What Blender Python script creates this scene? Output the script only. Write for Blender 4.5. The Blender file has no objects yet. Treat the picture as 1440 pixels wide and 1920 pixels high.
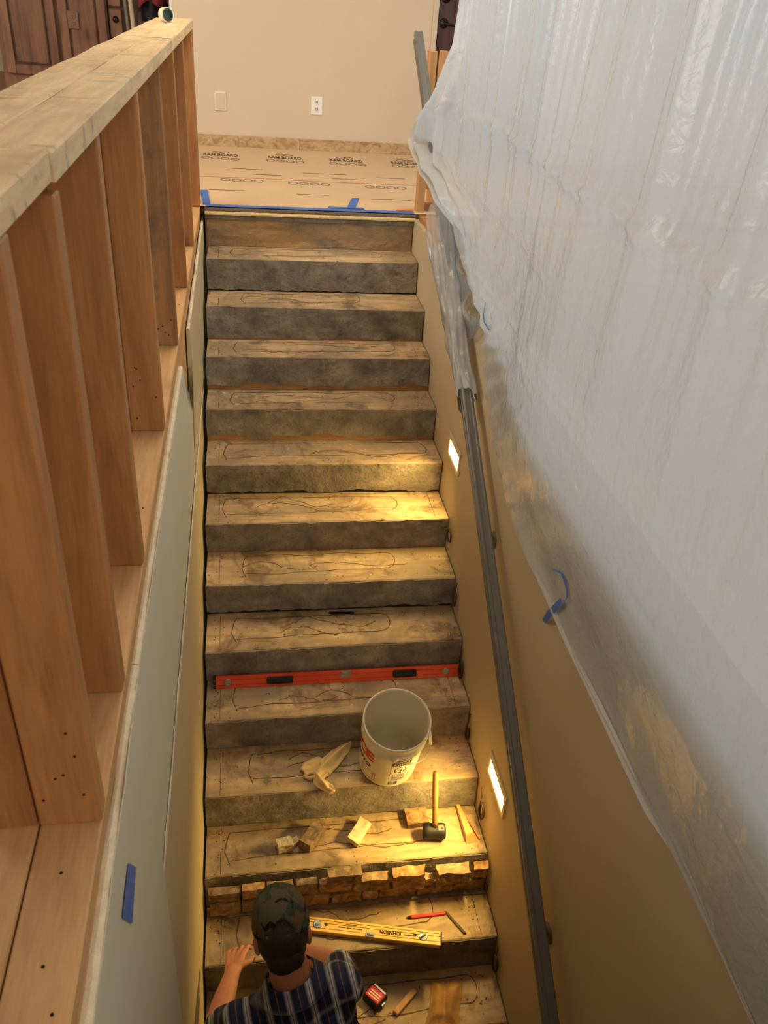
import bpy, bmesh, math, random
from mathutils import Vector, Matrix, noise
random.seed(7)
S = bpy.context.scene
COL = S.collection
V = Vector

# ------------------------------------------------------------------ camera
cam_d = bpy.data.cameras.new('camera')
cam = bpy.data.objects.new('camera', cam_d); COL.objects.link(cam)
Rr = V((0.987, -0.143, 0.067)); Ru = V((0.020, 0.537, 0.843)); Rf = V((0.157, 0.831, -0.533))
Rf.normalize(); Rr = (Rr - Rf * Rr.dot(Rf)).normalized(); Ru = Rr.cross(Rf)
cam.matrix_world = Matrix(((Rr.x, Ru.x, -Rf.x, 0.215), (Rr.y, Ru.y, -Rf.y, -4.910), (Rr.z, Ru.z, -Rf.z, 1.126), (0, 0, 0, 1)))
cam_d.sensor_fit = 'VERTICAL'; cam_d.sensor_height = 36.0; cam_d.sensor_width = 27.0
cam_d.lens = 1544.75 / 1920 * 36.0
cam_d.clip_start = 0.05; cam_d.clip_end = 100
cam_d.dof.use_dof = True; cam_d.dof.focus_distance = 3.6; cam_d.dof.aperture_fstop = 11
S.camera = cam

# ------------------------------------------------------------------ world, lights, exposure
w = bpy.data.worlds.new('world'); S.world = w; w.use_nodes = True
w.node_tree.nodes['Background'].inputs[0].default_value = (0.86, 0.93, 1.0, 1)
w.node_tree.nodes['Background'].inputs[1].default_value = 0.16
S.view_settings.view_transform = 'Standard'; S.view_settings.look = 'None'
S.view_settings.exposure = 0.45; S.view_settings.gamma = 1.0
S.view_settings.use_curve_mapping = False

def area(name, loc, aim, sx, sy, power, color, parent=None, spread=math.pi):
    d = bpy.data.lights.new(name, 'AREA'); d.shape = 'RECTANGLE'; d.size = sx; d.size_y = sy
    d.energy = power; d.color = color; d.spread = spread
    o = bpy.data.objects.new(name, d); COL.objects.link(o)
    o.rotation_euler = (V(aim) - V(loc)).to_track_quat('-Z', 'Y').to_euler()
    o.location = loc
    if parent is not None:
        o.parent = parent; o.location = V(loc) - V(parent.location)
    return o
# daylight entering by the windows right of the stairwell (behind the plastic sheet), and from the kitchen side
area('window_daylight', (3.05, -1.9, 1.75), (0.0, -1.9, 1.1), 5.6, 1.7, 44, (0.72, 0.89, 1.0))
area('kitchen_daylight', (-3.6, -0.6, 1.9), (0.4, 0.6, 0.4), 3.0, 1.6, 82, (1.0, 0.88, 0.72))
area('room_fill', (0.5, -7.6, 2.2), (0.6, 0.5, 0.0), 3.2, 1.6, 62, (1.0, 0.90, 0.76))  # unseen fill lamp added behind the camera

area('overhead_fill', (0.55, -0.7, 2.70), (0.55, -1.0, 0.0), 1.2, 1.2, 34, (1.0, 0.86, 0.66))  # unseen lamp added overhead to brighten the upper treads

# ------------------------------------------------------------------ helpers
W = 1.184; RUN = 0.2565; RISE = 0.17888
def wloc(o):
    p = V((0, 0, 0))
    while o is not None:
        p += V(o.location); o = o.parent
    return p
def tag(o, label=None, cat=None, group=None, kind=None):
    if label: o['label'] = label
    if cat: o['category'] = cat
    if group: o['group'] = group
    if kind: o['kind'] = kind
    return o
def thing(name, loc, label, cat, group=None, kind=None):
    o = bpy.data.objects.new(name, None); COL.objects.link(o); o.location = loc
    o.empty_display_size = 0.05
    return tag(o, label, cat, group, kind)
def obj(name, vf, m, parent=None, smooth=False, loc=None):
    """verts are world coordinates; parents are never rotated"""
    if isinstance(vf, bmesh.types.BMesh):
        me = bpy.data.meshes.new(name); bmesh.ops.recalc_face_normals(vf, faces=vf.faces); 
        base = wloc(parent) if parent is not None else (V(loc) if loc is not None else V((0, 0, 0)))
        for v in vf.verts: v.co -= base
        vf.to_mesh(me); vf.free()
    else:
        vs, fs = vf
        base = wloc(parent) if parent is not None else (V(loc) if loc is not None else V((0, 0, 0)))
        me = bpy.data.meshes.new(name); me.from_pydata([tuple(V(v) - base) for v in vs], [], fs)
    if smooth:
        for p in me.polygons: p.use_smooth = True
    me.materials.append(m)
    o = bpy.data.objects.new(name, me); COL.objects.link(o)
    if parent is not None: o.parent = parent
    elif loc is not None: o.location = loc
    return o
def box_bm(x0, x1, y0, y1, z0, z1, bev=0.0, bm=None, M=None, seg=1):
    own = bmesh.new()
    r = bmesh.ops.create_cube(own, size=1.0)
    for v in own.verts:
        v.co = V((x0 + (v.co.x + .5) * (x1 - x0), y0 + (v.co.y + .5) * (y1 - y0), z0 + (v.co.z + .5) * (z1 - z0)))
    if bev > 0: bmesh.ops.bevel(own, geom=own.edges[:], offset=bev, segments=seg, affect='EDGES', profile=.6)
    if M is not None: own.transform(M)
    if bm is None: return own
    merge(bm, own); return bm
def merge(bm, other):
    mp = {}
    for v in other.verts: mp[v] = bm.verts.new(v.co)
    for f in other.faces:
        try: bm.faces.new([mp[v] for v in f.verts])
        except ValueError: pass
    other.free()
def tube(pts, rad, seg=8, bm=None, caps=True, squash=1.0):
    bm = bm or bmesh.new()
    pts = [V(p) for p in pts]; n = len(pts)
    rs = rad if isinstance(rad, (list, tuple)) else [rad] * n
    rings = []; up = None
    for i in range(n):
        t = (pts[min(i + 1, n - 1)] - pts[max(i - 1, 0)]).normalized()
        if up is None:
            up = V((0, 0, 1)) if abs(t.z) < .9 else V((1, 0, 0))
        a = t.cross(up).normalized(); b = a.cross(t).normalized(); up = b
        rings.append([bm.verts.new(pts[i] + a * math.cos(2 * math.pi * k / seg) * rs[i] + b * math.sin(2 * math.pi * k / seg) * rs[i] * squash) for k in range(seg)])
    for i in range(n - 1):
        for k in range(seg):
            bm.faces.new([rings[i][k], rings[i][(k + 1) % seg], rings[i + 1][(k + 1) % seg], rings[i + 1][k]])
    if caps:
        bm.faces.new(rings[0][::-1]); bm.faces.new(rings[-1])
    return bm
def lathe(prof, seg=32, M=None, bm=None, closed=False):
    bm = bm or bmesh.new(); rings = []
    for r, z in prof:
        if r < 1e-6:
            rings.append([bm.verts.new((M @ V((0, 0, z))) if M else V((0, 0, z)))])
        else:
            rings.append([bm.verts.new((M @ V((r * math.cos(2 * math.pi * k / seg), r * math.sin(2 * math.pi * k / seg), z))) if M else V((r * math.cos(2 * math.pi * k / seg), r * math.sin(2 * math.pi * k / seg), z))) for k in range(seg)])
    for a, b in zip(rings[:-1], rings[1:]):
        for k in range(seg):
            k2 = (k + 1) % seg
            if len(a) == 1 and len(b) == 1: continue
            if len(a) == 1: bm.faces.new([a[0], b[k], b[k2]])
            elif len(b) == 1: bm.faces.new([a[k], a[k2], b[0]])
            else: bm.faces.new([a[k], a[k2], b[k2], b[k]])
    return bm
def grid(fn, us, vs):
    P = [fn(u, v) for v in vs for u in us]; n = len(us); F = []
    for j in range(len(vs) - 1):
        for i in range(n - 1):
            a = j * n + i; F.append((a, a + 1, a + n + 1, a + n))
    return P, F
def lin(a, b, n): return [a + (b - a) * i / (n - 1) for i in range(n)]
def interp(tab, x):
    if x <= tab[0][0]: return tab[0][1]
    for (a, b), (c, d) in zip(tab[:-1], tab[1:]):
        if x <= c: return b + (d - b) * (x - a) / (c - a)
    return tab[-1][1]
def sst(a, b, x):
    t = max(0, min(1, (x - a) / (b - a))); return t * t * (3 - 2 * t)
def nz(x, y=0., z=0.): return noise.noise(V((x, y, z)))
def prism(poly, axis, a, b):
    """polygon (list of 2-tuples) extruded along an axis from a to b"""
    def mk(p, t):
        if axis == 'x': return V((t, p[0], p[1]))
        if axis == 'y': return V((p[0], t, p[1]))
        return V((p[0], p[1], t))
    bm = bmesh.new()
    A = [bm.verts.new(mk(p, a)) for p in poly]; B = [bm.verts.new(mk(p, b)) for p in poly]
    n = len(poly)
    bm.faces.new(A); bm.faces.new(B[::-1])
    for i in range(n): bm.faces.new([A[i], B[i], B[(i + 1) % n], A[(i + 1) % n]])
    return bm
def rock(c, size, rot=0.0, seed=0, rough=.16, cuts=2, tilt=(0, 0)):
    bm = bmesh.new(); bmesh.ops.create_cube(bm, size=1.0)
    bmesh.ops.subdivide_edges(bm, edges=bm.edges[:], cuts=cuts, use_grid_fill=True)
    M = Matrix.Translation(c) @ Matrix.Rotation(rot, 4, 'Z') @ Matrix.Rotation(tilt[0], 4, 'X') @ Matrix.Rotation(tilt[1], 4, 'Y')
    mn = min(size)
    for v in bm.verts:
        q = V((v.co.x * size[0], v.co.y * size[1], v.co.z * size[2]))
        s = V((seed * 7.3, seed * 3.1, seed * 5.7))
        q += noise.noise_vector(q / mn * 1.1 + s) * mn * rough + noise.noise_vector(q / mn * 3.7 + s) * mn * rough * .35
        v.co = M @ q
    return bm

# ------------------------------------------------------------------ materials
def nodes(name):
    m = bpy.data.materials.new(name); m.use_nodes = True
    nt = m.node_tree; b = nt.nodes['Principled BSDF']
    return m, nt, b
def C4(c): return (c[0], c[1], c[2], 1)
def srgb(r, g, b):
    f = lambda x: ((x / 255 + .055) / 1.055) ** 2.4 if x > 10 else x / 255 / 12.92
    return (f(r), f(g), f(b))
def coord(nt, scale=(1, 1, 1), rot=(0, 0, 0), rnd=True):
    tc = nt.nodes.new('ShaderNodeTexCoord'); mp = nt.nodes.new('ShaderNodeMapping')
    mp.inputs['Scale'].default_value = scale; mp.inputs['Rotation'].default_value = rot
    nt.links.new(tc.outputs['Object'], mp.inputs['Vector'])
    if rnd:
        oi = nt.nodes.new('ShaderNodeObjectInfo'); mu = nt.nodes.new('ShaderNodeMath'); mu.operation = 'MULTIPLY'; mu.inputs[1].default_value = 37.
        nt.links.new(oi.outputs['Random'], mu.inputs[0]); nt.links.new(mu.outputs[0], mp.inputs['Location'])
    return mp.outputs['Vector']
def tnoise(nt, vec, scale, detail=4, rough=.55, dist=0.):
    n = nt.nodes.new('ShaderNodeTexNoise'); n.inputs['Scale'].default_value = scale; n.inputs['Detail'].default_value = detail
    n.inputs['Roughness'].default_value = rough; n.inputs['Distortion'].default_value = dist
    nt.links.new(vec, n.inputs['Vector']); return n.outputs['Fac']
def ramp(nt, fac, stops):
    r = nt.nodes.new('ShaderNodeValToRGB'); e = r.color_ramp.elements
    while len(e) < len(stops): e.new(.5)
    for i, (p, c) in enumerate(stops): e[i].position = p; e[i].color = C4(c) if len(c) == 3 else c
    nt.links.new(fac, r.inputs['Fac']); return r.outputs['Color']
def mix(nt, fac, a, b, mode='MIX'):
    n = nt.nodes.new('ShaderNodeMix'); n.data_type = 'RGBA'; n.blend_type = mode
    for s, k in ((fac, 0), (a, 6), (b, 7)):
        if isinstance(s, (int, float)): n.inputs[k].default_value = s
        elif isinstance(s, (tuple, list)): n.inputs[k].default_value = C4(s)
        else: nt.links.new(s, n.inputs[k])
    return n.outputs[2]
def bump(nt, b, h, strength=.3, dist=.004):
    n = nt.nodes.new('ShaderNodeBump'); n.inputs['Strength'].default_value = strength; n.inputs['Distance'].default_value = dist
    nt.links.new(h, n.inputs['Height']); nt.links.new(n.outputs['Normal'], b.inputs['Normal'])
def plain(name, c, rough=.6, var=.12, scale=8, bmp=.0, metal=0., spec=None, bscale=None):
    m, nt, b = nodes(name); v = coord(nt)
    f = tnoise(nt, v, scale)
    col = ramp(nt, f, [(.25, tuple(x * (1 - var) for x in c)), (.75, tuple(min(1, x * (1 + var)) for x in c))])
    nt.links.new(col, b.inputs['Base Color']); b.inputs['Roughness'].default_value = rough; b.inputs['Metallic'].default_value = metal
    if spec is not None: b.inputs['Specular IOR Level'].default_value = spec
    if bmp: bump(nt, b, tnoise(nt, v, bscale or scale * 6), bmp)
    return m
def wood(name, c1, c2, axis='z', grain=14, rough=.6, knots=.5, tintvar=.18, dirt=0.0, marks=0.0):
    m, nt, b = nodes(name)
    sc = {'x': (.09, 1, 1), 'y': (1, .09, 1), 'z': (1, 1, .09)}[axis]
    v = coord(nt, sc)
    g = tnoise(nt, v, grain, 5, .6, 1.2)
    col = ramp(nt, g, [(.30, c2), (.48, tuple((a + d) / 2 for a, d in zip(c1, c2))), (.70, c1)])
    f = tnoise(nt, v, grain * 9, 3)
    col = mix(nt, .25, col, ramp(nt, f, [(.3, tuple(x * .75 for x in c2)), (.7, c1)]))
    if knots:
        sk = {'x': (.35, 1, 1), 'y': (1, .35, 1), 'z': (1, 1, .35)}[axis]
        vk = coord(nt, sk); vo = nt.nodes.new('ShaderNodeTexVoronoi'); vo.inputs['Scale'].default_value = 6.5
        nt.links.new(vk, vo.inputs['Vector'])
        kf = ramp(nt, vo.outputs['Distance'], [(.05, (1, 1, 1)), (.14, (.25, .25, .25)), (.22, (0, 0, 0))])
        kk = nt.nodes.new('ShaderNodeMath'); kk.operation = 'MULTIPLY'; kk.inputs[1].default_value = knots
        nt.links.new(kf, kk.inputs[0])
        col = mix(nt, kk.outputs[0], col, tuple(x * .25 for x in c2))
    oi = nt.nodes.new('ShaderNodeObjectInfo')
    hv = nt.nodes.new('ShaderNodeHueSaturation'); mr = nt.nodes.new('ShaderNodeMapRange')
    mr.inputs['To Min'].default_value = 1 - tintvar; mr.inputs['To Max'].default_value = 1 + tintvar * .5
    nt.links.new(oi.outputs['Random'], mr.inputs['Value']); nt.links.new(mr.outputs[0], hv.inputs['Value']); nt.links.new(col, hv.inputs['Color'])
    col = hv.outputs['Color']
    if dirt:
        vd = coord(nt); d = tnoise(nt, vd, 5, 5, .7)
        col = mix(nt, ramp(nt, d, [(.5, (0, 0, 0)), (.75, (dirt,) * 3)]), col, (.09, .085, .08))
    if marks:
        mk = tnoise(nt, coord(nt, (.28, 1, 1)), 21, 4, .6)
        col = mix(nt, ramp(nt, mk, [(.60, (0, 0, 0)), (.68, (marks,) * 3)]), col, (.10, .07, .045))
    nt.links.new(col, b.inputs['Base Color']); b.inputs['Roughness'].default_value = rough
    bump(nt, b, f, .12, .002)
    return m
def tread_mat():
    m, nt, b = nodes('plywood_tread'); v = coord(nt, (.18, 1, 1)); v2 = coord(nt)
    col = ramp(nt, tnoise(nt, v, 22, 5, .6, .6), [(.3, srgb(160, 130, 90)), (.7, srgb(208, 176, 130))])
    st = tnoise(nt, v2, 3.2, 5, .62, .5)
    col = mix(nt, ramp(nt, st, [(.42, (0, 0, 0)), (.60, (.75, .75, .75))]), col, srgb(140, 122, 94))
    st2 = tnoise(nt, v2, 5.5, 6, .7, .8)
    col = mix(nt, ramp(nt, st2, [(.52, (0, 0, 0)), (.66, (.75, .75, .75))]), col, srgb(88, 68, 46))
    sp = tnoise(nt, v2, 48, 2, .5)
    col = mix(nt, ramp(nt, sp, [(.70, (0, 0, 0)), (.74, (.85, .85, .85))]), col, srgb(48, 34, 22))
    sp2 = tnoise(nt, coord(nt, (1, 1.4, 1)), 24, 3, .6)
    col = mix(nt, ramp(nt, sp2, [(.71, (0, 0, 0)), (.735, (.8, .8, .8))]), col, srgb(222, 208, 178))
    nt.links.new(col, b.inputs['Base Color']); b.inputs['Roughness'].default_value = .72
    bump(nt, b, tnoise(nt, v2, 60, 4), .2, .003)
    return m
def mortar_mat(name, a, c, wood_mix=0.):
    m, nt, b = nodes(name); v = coord(nt)
    f = tnoise(nt, v, 7, 6, .65, .3)
    col = ramp(nt, f, [(.28, c), (.55, tuple((p + q) / 2 for p, q in zip(a, c))), (.75, a)])
    s = tnoise(nt, v, 80, 3)
    col = mix(nt, ramp(nt, s, [(.3, (.35,) * 3), (.5, (0, 0, 0))]), col, tuple(x * .55 for x in c))
    if wood_mix:
        d = tnoise(nt, coord(nt, (.5, 1, 1)), 3.0, 5, .6, .5)
        wd = ramp(nt, tnoise(nt, coord(nt, (.1, 1, 1)), 20, 4), [(.3, srgb(150, 112, 66)), (.7, srgb(196, 158, 106))])
        col = mix(nt, ramp(nt, d, [(.45, (0, 0, 0)), (.6, (wood_mix,) * 3)]), col, wd)
    nt.links.new(col, b.inputs['Base Color']); b.inputs['Roughness'].default_value = .9
    h = nt.nodes.new('ShaderNodeMath'); h.operation = 'ADD'
    nt.links.new(tnoise(nt, v, 30, 6, .7), h.inputs[0]); nt.links.new(s, h.inputs[1])
    bump(nt, b, h.outputs[0], .55, .006)
    return m
def stone_mat(name, a, c, d):
    m, nt, b = nodes(name); v = coord(nt); f = tnoise(nt, v, 26, 6, .65, .8)
    col = ramp(nt, f, [(.28, d), (.5, c), (.72, a)])
    oi = nt.nodes.new('ShaderNodeObjectInfo'); hv = nt.nodes.new('ShaderNodeHueSaturation'); mr = nt.nodes.new('ShaderNodeMapRange')
    mr.inputs['To Min'].default_value = .75; mr.inputs['To Max'].default_value = 1.2
    nt.links.new(oi.outputs['Random'], mr.inputs['Value']); nt.links.new(mr.outputs[0], hv.inputs['Value']); nt.links.new(col, hv.inputs['Color'])
    nt.links.new(hv.outputs['Color'], b.inputs['Base Color']); b.inputs['Roughness'].default_value = .85
    bump(nt, b, tnoise(nt, v, 55, 6, .7), .6, .006); return m
def emit_mat(name, c, s):
    m, nt, b = nodes(name); b.inputs['Base Color'].default_value = C4(c); b.inputs['Emission Color'].default_value = C4(c); b.inputs['Emission Strength'].default_value = s
    return m
def plastic_mat(name, clear, tint):
    m = bpy.data.materials.new(name); m.use_nodes = True; nt = m.node_tree; nt.nodes.clear()
    out = nt.nodes.new('ShaderNodeOutputMaterial')
    N = lambda t: nt.nodes.new('ShaderNodeBsdf' + t)
    tl = N('Translucent'); df = N('Diffuse'); tr = N('Transparent'); gl = N('Glossy')
    tl.inputs['Color'].default_value = C4(tint); df.inputs['Color'].default_value = C4(tint)
    gl.inputs['Roughness'].default_value = .22
    v = coord(nt, (1, 1, .35), rnd=False)
    h = nt.nodes.new('ShaderNodeMath'); h.operation = 'ADD'
    nt.links.new(tnoise(nt, v, 9, 3, .5, .8), h.inputs[0]); nt.links.new(tnoise(nt, coord(nt, rnd=False), 26, 3, .55, .5), h.inputs[1])
    bp = nt.nodes.new('ShaderNodeBump'); bp.inputs['Strength'].default_value = .35; bp.inputs['Distance'].default_value = .012
    nt.links.new(h.outputs[0], bp.inputs['Height'])
    for s in (tl, df, gl): nt.links.new(bp.outputs['Normal'], s.inputs['Normal'])
    m1 = nt.nodes.new('ShaderNodeMixShader'); m1.inputs[0].default_value = .42
    nt.links.new(tl.outputs[0], m1.inputs[1]); nt.links.new(df.outputs[0], m1.inputs[2])
    m2 = nt.nodes.new('ShaderNodeMixShader'); m2.inputs[0].default_value = clear
    nt.links.new(m1.outputs[0], m2.inputs[1]); nt.links.new(tr.outputs[0], m2.inputs[2])
    fr = nt.nodes.new('ShaderNodeFresnel'); fr.inputs['IOR'].default_value = 1.35
    nt.links.new(bp.outputs['Normal'], fr.inputs['Normal'])
    m3 = nt.nodes.new('ShaderNodeMixShader'); nt.links.new(fr.outputs[0], m3.inputs[0])
    nt.links.new(m2.outputs[0], m3.inputs[1]); nt.links.new(gl.outputs[0], m3.inputs[2])
    nt.links.new(m3.outputs[0], out.inputs['Surface'])
    return m
def camo_mat():
    m, nt, b = nodes('camouflage_cloth'); v = coord(nt, rnd=False)
    col = ramp(nt, tnoise(nt, v, 11, 2, .5, .6), [(.42, srgb(66, 60, 42)), (.44, srgb(88, 80, 54))])
    col = mix(nt, ramp(nt, tnoise(nt, coord(nt, (1, 1.2, 1), (1, 2, 3), False), 13, 2, .5, .8), [(.54, (0, 0, 0)), (.56, (1, 1, 1))]), col, srgb(52, 66, 46))
    col = mix(nt, ramp(nt, tnoise(nt, coord(nt, (1.1, 1, 1), (4, 1, 2), False), 15, 2, .5, .8), [(.60, (0, 0, 0)), (.62, (1, 1, 1))]), col, srgb(104, 78, 54))
    col = mix(nt, ramp(nt, tnoise(nt, coord(nt, (1, 1, 1.3), (2, 5, 1), False), 16, 2, .5, .8), [(.61, (0, 0, 0)), (.63, (1, 1, 1))]), col, srgb(22, 22, 18))
    nt.links.new(col, b.inputs['Base Color']); b.inputs['Roughness'].default_value = .9
    bump(nt, b, tnoise(nt, v, 300, 2), .3, .001); return m
def plaid_mat(rot):
    m, nt, b = nodes('plaid_cloth'); vec = coord(nt, (1, 1, 1), rot, False)
    sp = nt.nodes.new('ShaderNodeSeparateXYZ'); nt.links.new(vec, sp.inputs[0])
    def stripes(sock, per, lo, hi, off=0.):
        a = nt.nodes.new('ShaderNodeMath'); a.operation = 'MULTIPLY_ADD'; a.inputs[1].default_value = 1 / per; a.inputs[2].default_value = 10 + off
        nt.links.new(sock, a.inputs[0])
        f = nt.nodes.new('ShaderNodeMath'); f.operation = 'FRACT'; nt.links.new(a.outputs[0], f.inputs[0])
        d = nt.nodes.new('ShaderNodeMath'); d.operation = 'SUBTRACT'; d.inputs[1].default_value = .5; nt.links.new(f.outputs[0], d.inputs[0])
        e = nt.nodes.new('ShaderNodeMath'); e.operation = 'ABSOLUTE'; nt.links.new(d.outputs[0], e.inputs[0])
        return ramp(nt, e.outputs[0], [(lo, (1, 1, 1)), (hi, (0, 0, 0))])
    base = srgb(24, 28, 46)
    sx, sy = sp.outputs[0], sp.outputs[1]
    wide = mix(nt, .5, stripes(sx, .066, .02, .20), stripes(sy, .070, .02, .17), 'ADD')
    col = mix(nt, ramp(nt, wide, [(0, (0, 0, 0)), (.5, (.34,) * 3), (1, (.95,) * 3)]), base, srgb(212, 214, 216))
    sh = stripes(sx, .066, .10, .30, .5)
    col = mix(nt, mix(nt, .3, (0, 0, 0), sh), col, srgb(40, 62, 120))
    col = mix(nt, mix(nt, .8, (0, 0, 0), stripes(sx, .066, .015, .045)), col, srgb(30, 22, 20))
    col = mix(nt, mix(nt, .6, (0, 0, 0), stripes(sx, .066, .012, .03, .5)), col, srgb(150, 110, 60))
    nt.links.new(col, b.inputs['Base Color']); b.inputs['Roughness'].default_value = .9
    bump(nt, b, tnoise(nt, vec, 18, 4, .5, .6), .5, .012); return m

M_wall = plain('painted_drywall', srgb(218, 198, 170), .8, .02, 3, .08, bscale=120)
M_wallL = plain('aged_drywall', srgb(212, 205, 178), .8, .05, 1.6, .05, bscale=90)
M_wallL2 = plain('aged_cream_drywall', srgb(204, 186, 146), .8, .05, 1.6, .05, bscale=90)
M_wallR = plain('shade_toned_drywall', srgb(190, 172, 138), .75, .03, 2, .05, bscale=100)  # drywall paint darkened to stand for the shade on this wall
M_gyps = plain('broken_gypsum', srgb(232, 216, 186), .95, .12, 40, .6)
M_ceil = plain('white_ceiling', srgb(235, 230, 220), .9, .02, 3)
M_dark = plain('gap_shade_and_marks', srgb(34, 24, 16), .9, .3, 9)  # painted-in shade for cavity and gaps, also the dark nail marks
M_stud = wood('pine_stud', srgb(200, 142, 82), srgb(150, 98, 54), 'z', 16, .55, .75, .2)
M_studstain = wood('stained_pine_stud', srgb(190, 142, 92), srgb(110, 80, 50), 'z', 16, .6, .8, .1, .95)
M_plate = wood('pine_plate', srgb(226, 180, 122), srgb(190, 140, 88), 'y', 14, .55, .35, .1)
M_cap = wood('weathered_cap', srgb(240, 214, 168), srgb(204, 172, 124), 'y', 12, .6, .35, .04, .40, .5)
M_post = wood('pale_post', srgb(214, 164, 104), srgb(176, 122, 70), 'z', 12, .6, .3, .1)
M_tread = tread_mat()
M_mort = mortar_mat('grey_mortar', srgb(172, 158, 138), srgb(94, 85, 74))
M_mortw = mortar_mat('smeared_plywood', srgb(160, 142, 114), srgb(116, 102, 80), .95)
M_riser = wood('plywood_riser', srgb(186, 136, 82), srgb(128, 84, 50), 'x', 18, .7, .3)
M_glue = plain('adhesive', srgb(100, 76, 48), .8, .2, 30)
M_black = plain('black_rubber', srgb(26, 25, 24), .6, .3, 20, .1)
M_stone = stone_mat('ledger_stone', srgb(200, 174, 132), srgb(154, 124, 88), srgb(96, 74, 50))
M_pale = stone_mat('pale_stone', srgb(238, 222, 190), srgb(216, 196, 158), srgb(176, 150, 112))
M_orst = stone_mat('ochre_stone', srgb(210, 176, 124), srgb(168, 128, 84), srgb(106, 74, 46))
M_orange = plain('orange_paint', srgb(226, 82, 42), .4, .1, 12)
M_yellow = plain('yellow_paint', srgb(240, 190, 84), .4, .08, 14)
M_alu = plain('worn_aluminium', srgb(170, 165, 155), .35, .2, 30, metal=.8)
M_vial = plain('vial_plastic', srgb(150, 160, 120), .2, .1, 20)
M_white = plain('white_plastic', srgb(240, 228, 198), .35, .03, 5)
M_whitep = plain('white_paint', srgb(244, 240, 232), .5, .02, 5)
M_red = plain('red_print', srgb(206, 40, 34), .5, .05, 20)
M_ink = plain('black_print', srgb(30, 28, 26), .6, .1, 20)
M_inkg = plain('faded_print', srgb(122, 104, 84), .8, .2, 40)
M_cloth = plain('canvas_cloth', srgb(228, 196, 132), .95, .1, 16, .4, bscale=300)
M_leather = plain('tan_suede', srgb(176, 128, 70), .9, .22, 14, .4, bscale=140)
M_handle = wood('hickory_handle', srgb(214, 150, 78), srgb(170, 106, 50), 'z', 20, .45, .0)
M_shim = wood('pine_offcut', srgb(222, 176, 110), srgb(176, 124, 68), 'y', 18, .6, .0)
M_kraft = plain('kraft_board', srgb(214, 182, 142), .75, .05, 7)
M_tile = None
M_blue = plain('blue_tape', srgb(64, 110, 186), .6, .1, 24)
M_carpet = plain('brown_carpet', srgb(122, 98, 80), 1, .4, 160, .8, bscale=300)
M_pad = plain('carpet_padding', srgb(232, 204, 142), .9, .12, 60, .5)
M_rail = plain('grey_rail_paint', srgb(100, 98, 92), .45, .05, 9)
M_hard = plain('lamp_trim', srgb(206, 190, 150), .4, .03, 9)
M_lens = emit_mat('lit_lens', (1.0, .74, .24), 9.0)
M_wire = plain('copper_wire', srgb(70, 50, 34), .5, .3, 50)
M_cab = wood('alder_cabinet', srgb(132, 92, 66), srgb(78, 50, 36), 'z', 9, .45, .7, .1)
M_cabd = wood('dark_alder', srgb(84, 56, 40), srgb(50, 32, 24), 'z', 9, .45, .2, .1)
M_door = wood('mahogany_door', srgb(96, 52, 32), srgb(52, 26, 16), 'z', 9, .35, .15, .1)
M_bronze = plain('oiled_bronze', srgb(46, 38, 32), .35, .2, 20, metal=.7)
M_hose = plain('ribbed_hose', srgb(176, 158, 130), .6, .1, 20)
M_hose2 = plain('grey_hose', srgb(104, 96, 88), .6, .1, 20)
M_redcl = plain('red_flannel', srgb(120, 32, 38), .95, .35, 16, .3)
M_blkcl = plain('black_cloth', srgb(24, 22, 26), .95, .3, 16, .3)
M_skin = plain('skin', srgb(204, 136, 100), .55, .07, 14, .1, bscale=90)
M_hair = plain('brown_hair', srgb(52, 36, 24), .7, .3, 60, .6, bscale=180)
M_jean = plain('denim', srgb(58, 66, 84), .9, .15, 40)
M_boot = plain('boot_leather', srgb(74, 52, 36), .7, .2, 20)
M_camo = camo_mat()
M_film = plastic_mat('plastic_film', .16, (.80, .84, .86))
M_film2 = plastic_mat('clear_plastic_film', .42, (.92, .91, .89))
M_floorw = wood('oak_floor', srgb(196, 150, 98), srgb(150, 106, 64), 'x', 8, .4, .1)
def trav():
    m, nt, b = nodes('travertine'); v = coord(nt, (1, 1, 1.6)); f = tnoise(nt, v, 11, 6, .65, 1.6)
    col = ramp(nt, f, [(.3, srgb(146, 112, 74)), (.5, srgb(190, 156, 112)), (.7, srgb(212, 182, 140))])
    nt.links.new(col, b.inputs['Base Color']); b.inputs['Roughness'].default_value = .5; bump(nt, b, f, .2, .003); return m
M_tile = trav()

# ------------------------------------------------------------------ setting
def lwx(y): return -0.03 - 0.0056 * (y + 0.2)      # face of the left wall
fl = obj('floor', box_bm(-.02, 4.0, .03, 6.5, -.25, .036), M_floorw); tag(fl, kind='structure')
f2 = obj('floor', box_bm(-5.0, -.021, .35, 6.5, -.25, .036), M_floorw); tag(f2, kind='structure')
f2 = obj('floor', box_bm(-5.0, -.215, -8.6, .349, -.25, .0), M_floorw); tag(f2, kind='structure')
f2 = obj('floor', box_bm(W + .125, 4.0, -8.6, .029, -.25, .0), M_floorw); tag(f2, kind='structure')
f2 = obj('floor', box_bm(-.2, W + .12, -8.6, -4.75, -.25, .0), M_floorw); tag(f2, kind='structure')
f2 = obj('floor', box_bm(-.3, W + .3, -6.8, .3, -2.95, -15 * RISE), M_floorw); tag(f2, kind='structure')
tag(obj('light_block_back', box_bm(-.3, W + .3, -6.9, -6.8, -2.95, -.25), M_wall), kind='structure')  # unseen wall added to keep world light off the lower stairs
tag(obj('light_block_landing', box_bm(-.3, W + .3, .2, .3, -2.68, -.25), M_wall), kind='structure')  # unseen wall added to stop light leaking in under the stairs
tag(obj('ceiling', box_bm(-5, 4, -8.6, 6.5, 2.75, 2.85), M_ceil), kind='structure')
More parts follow.
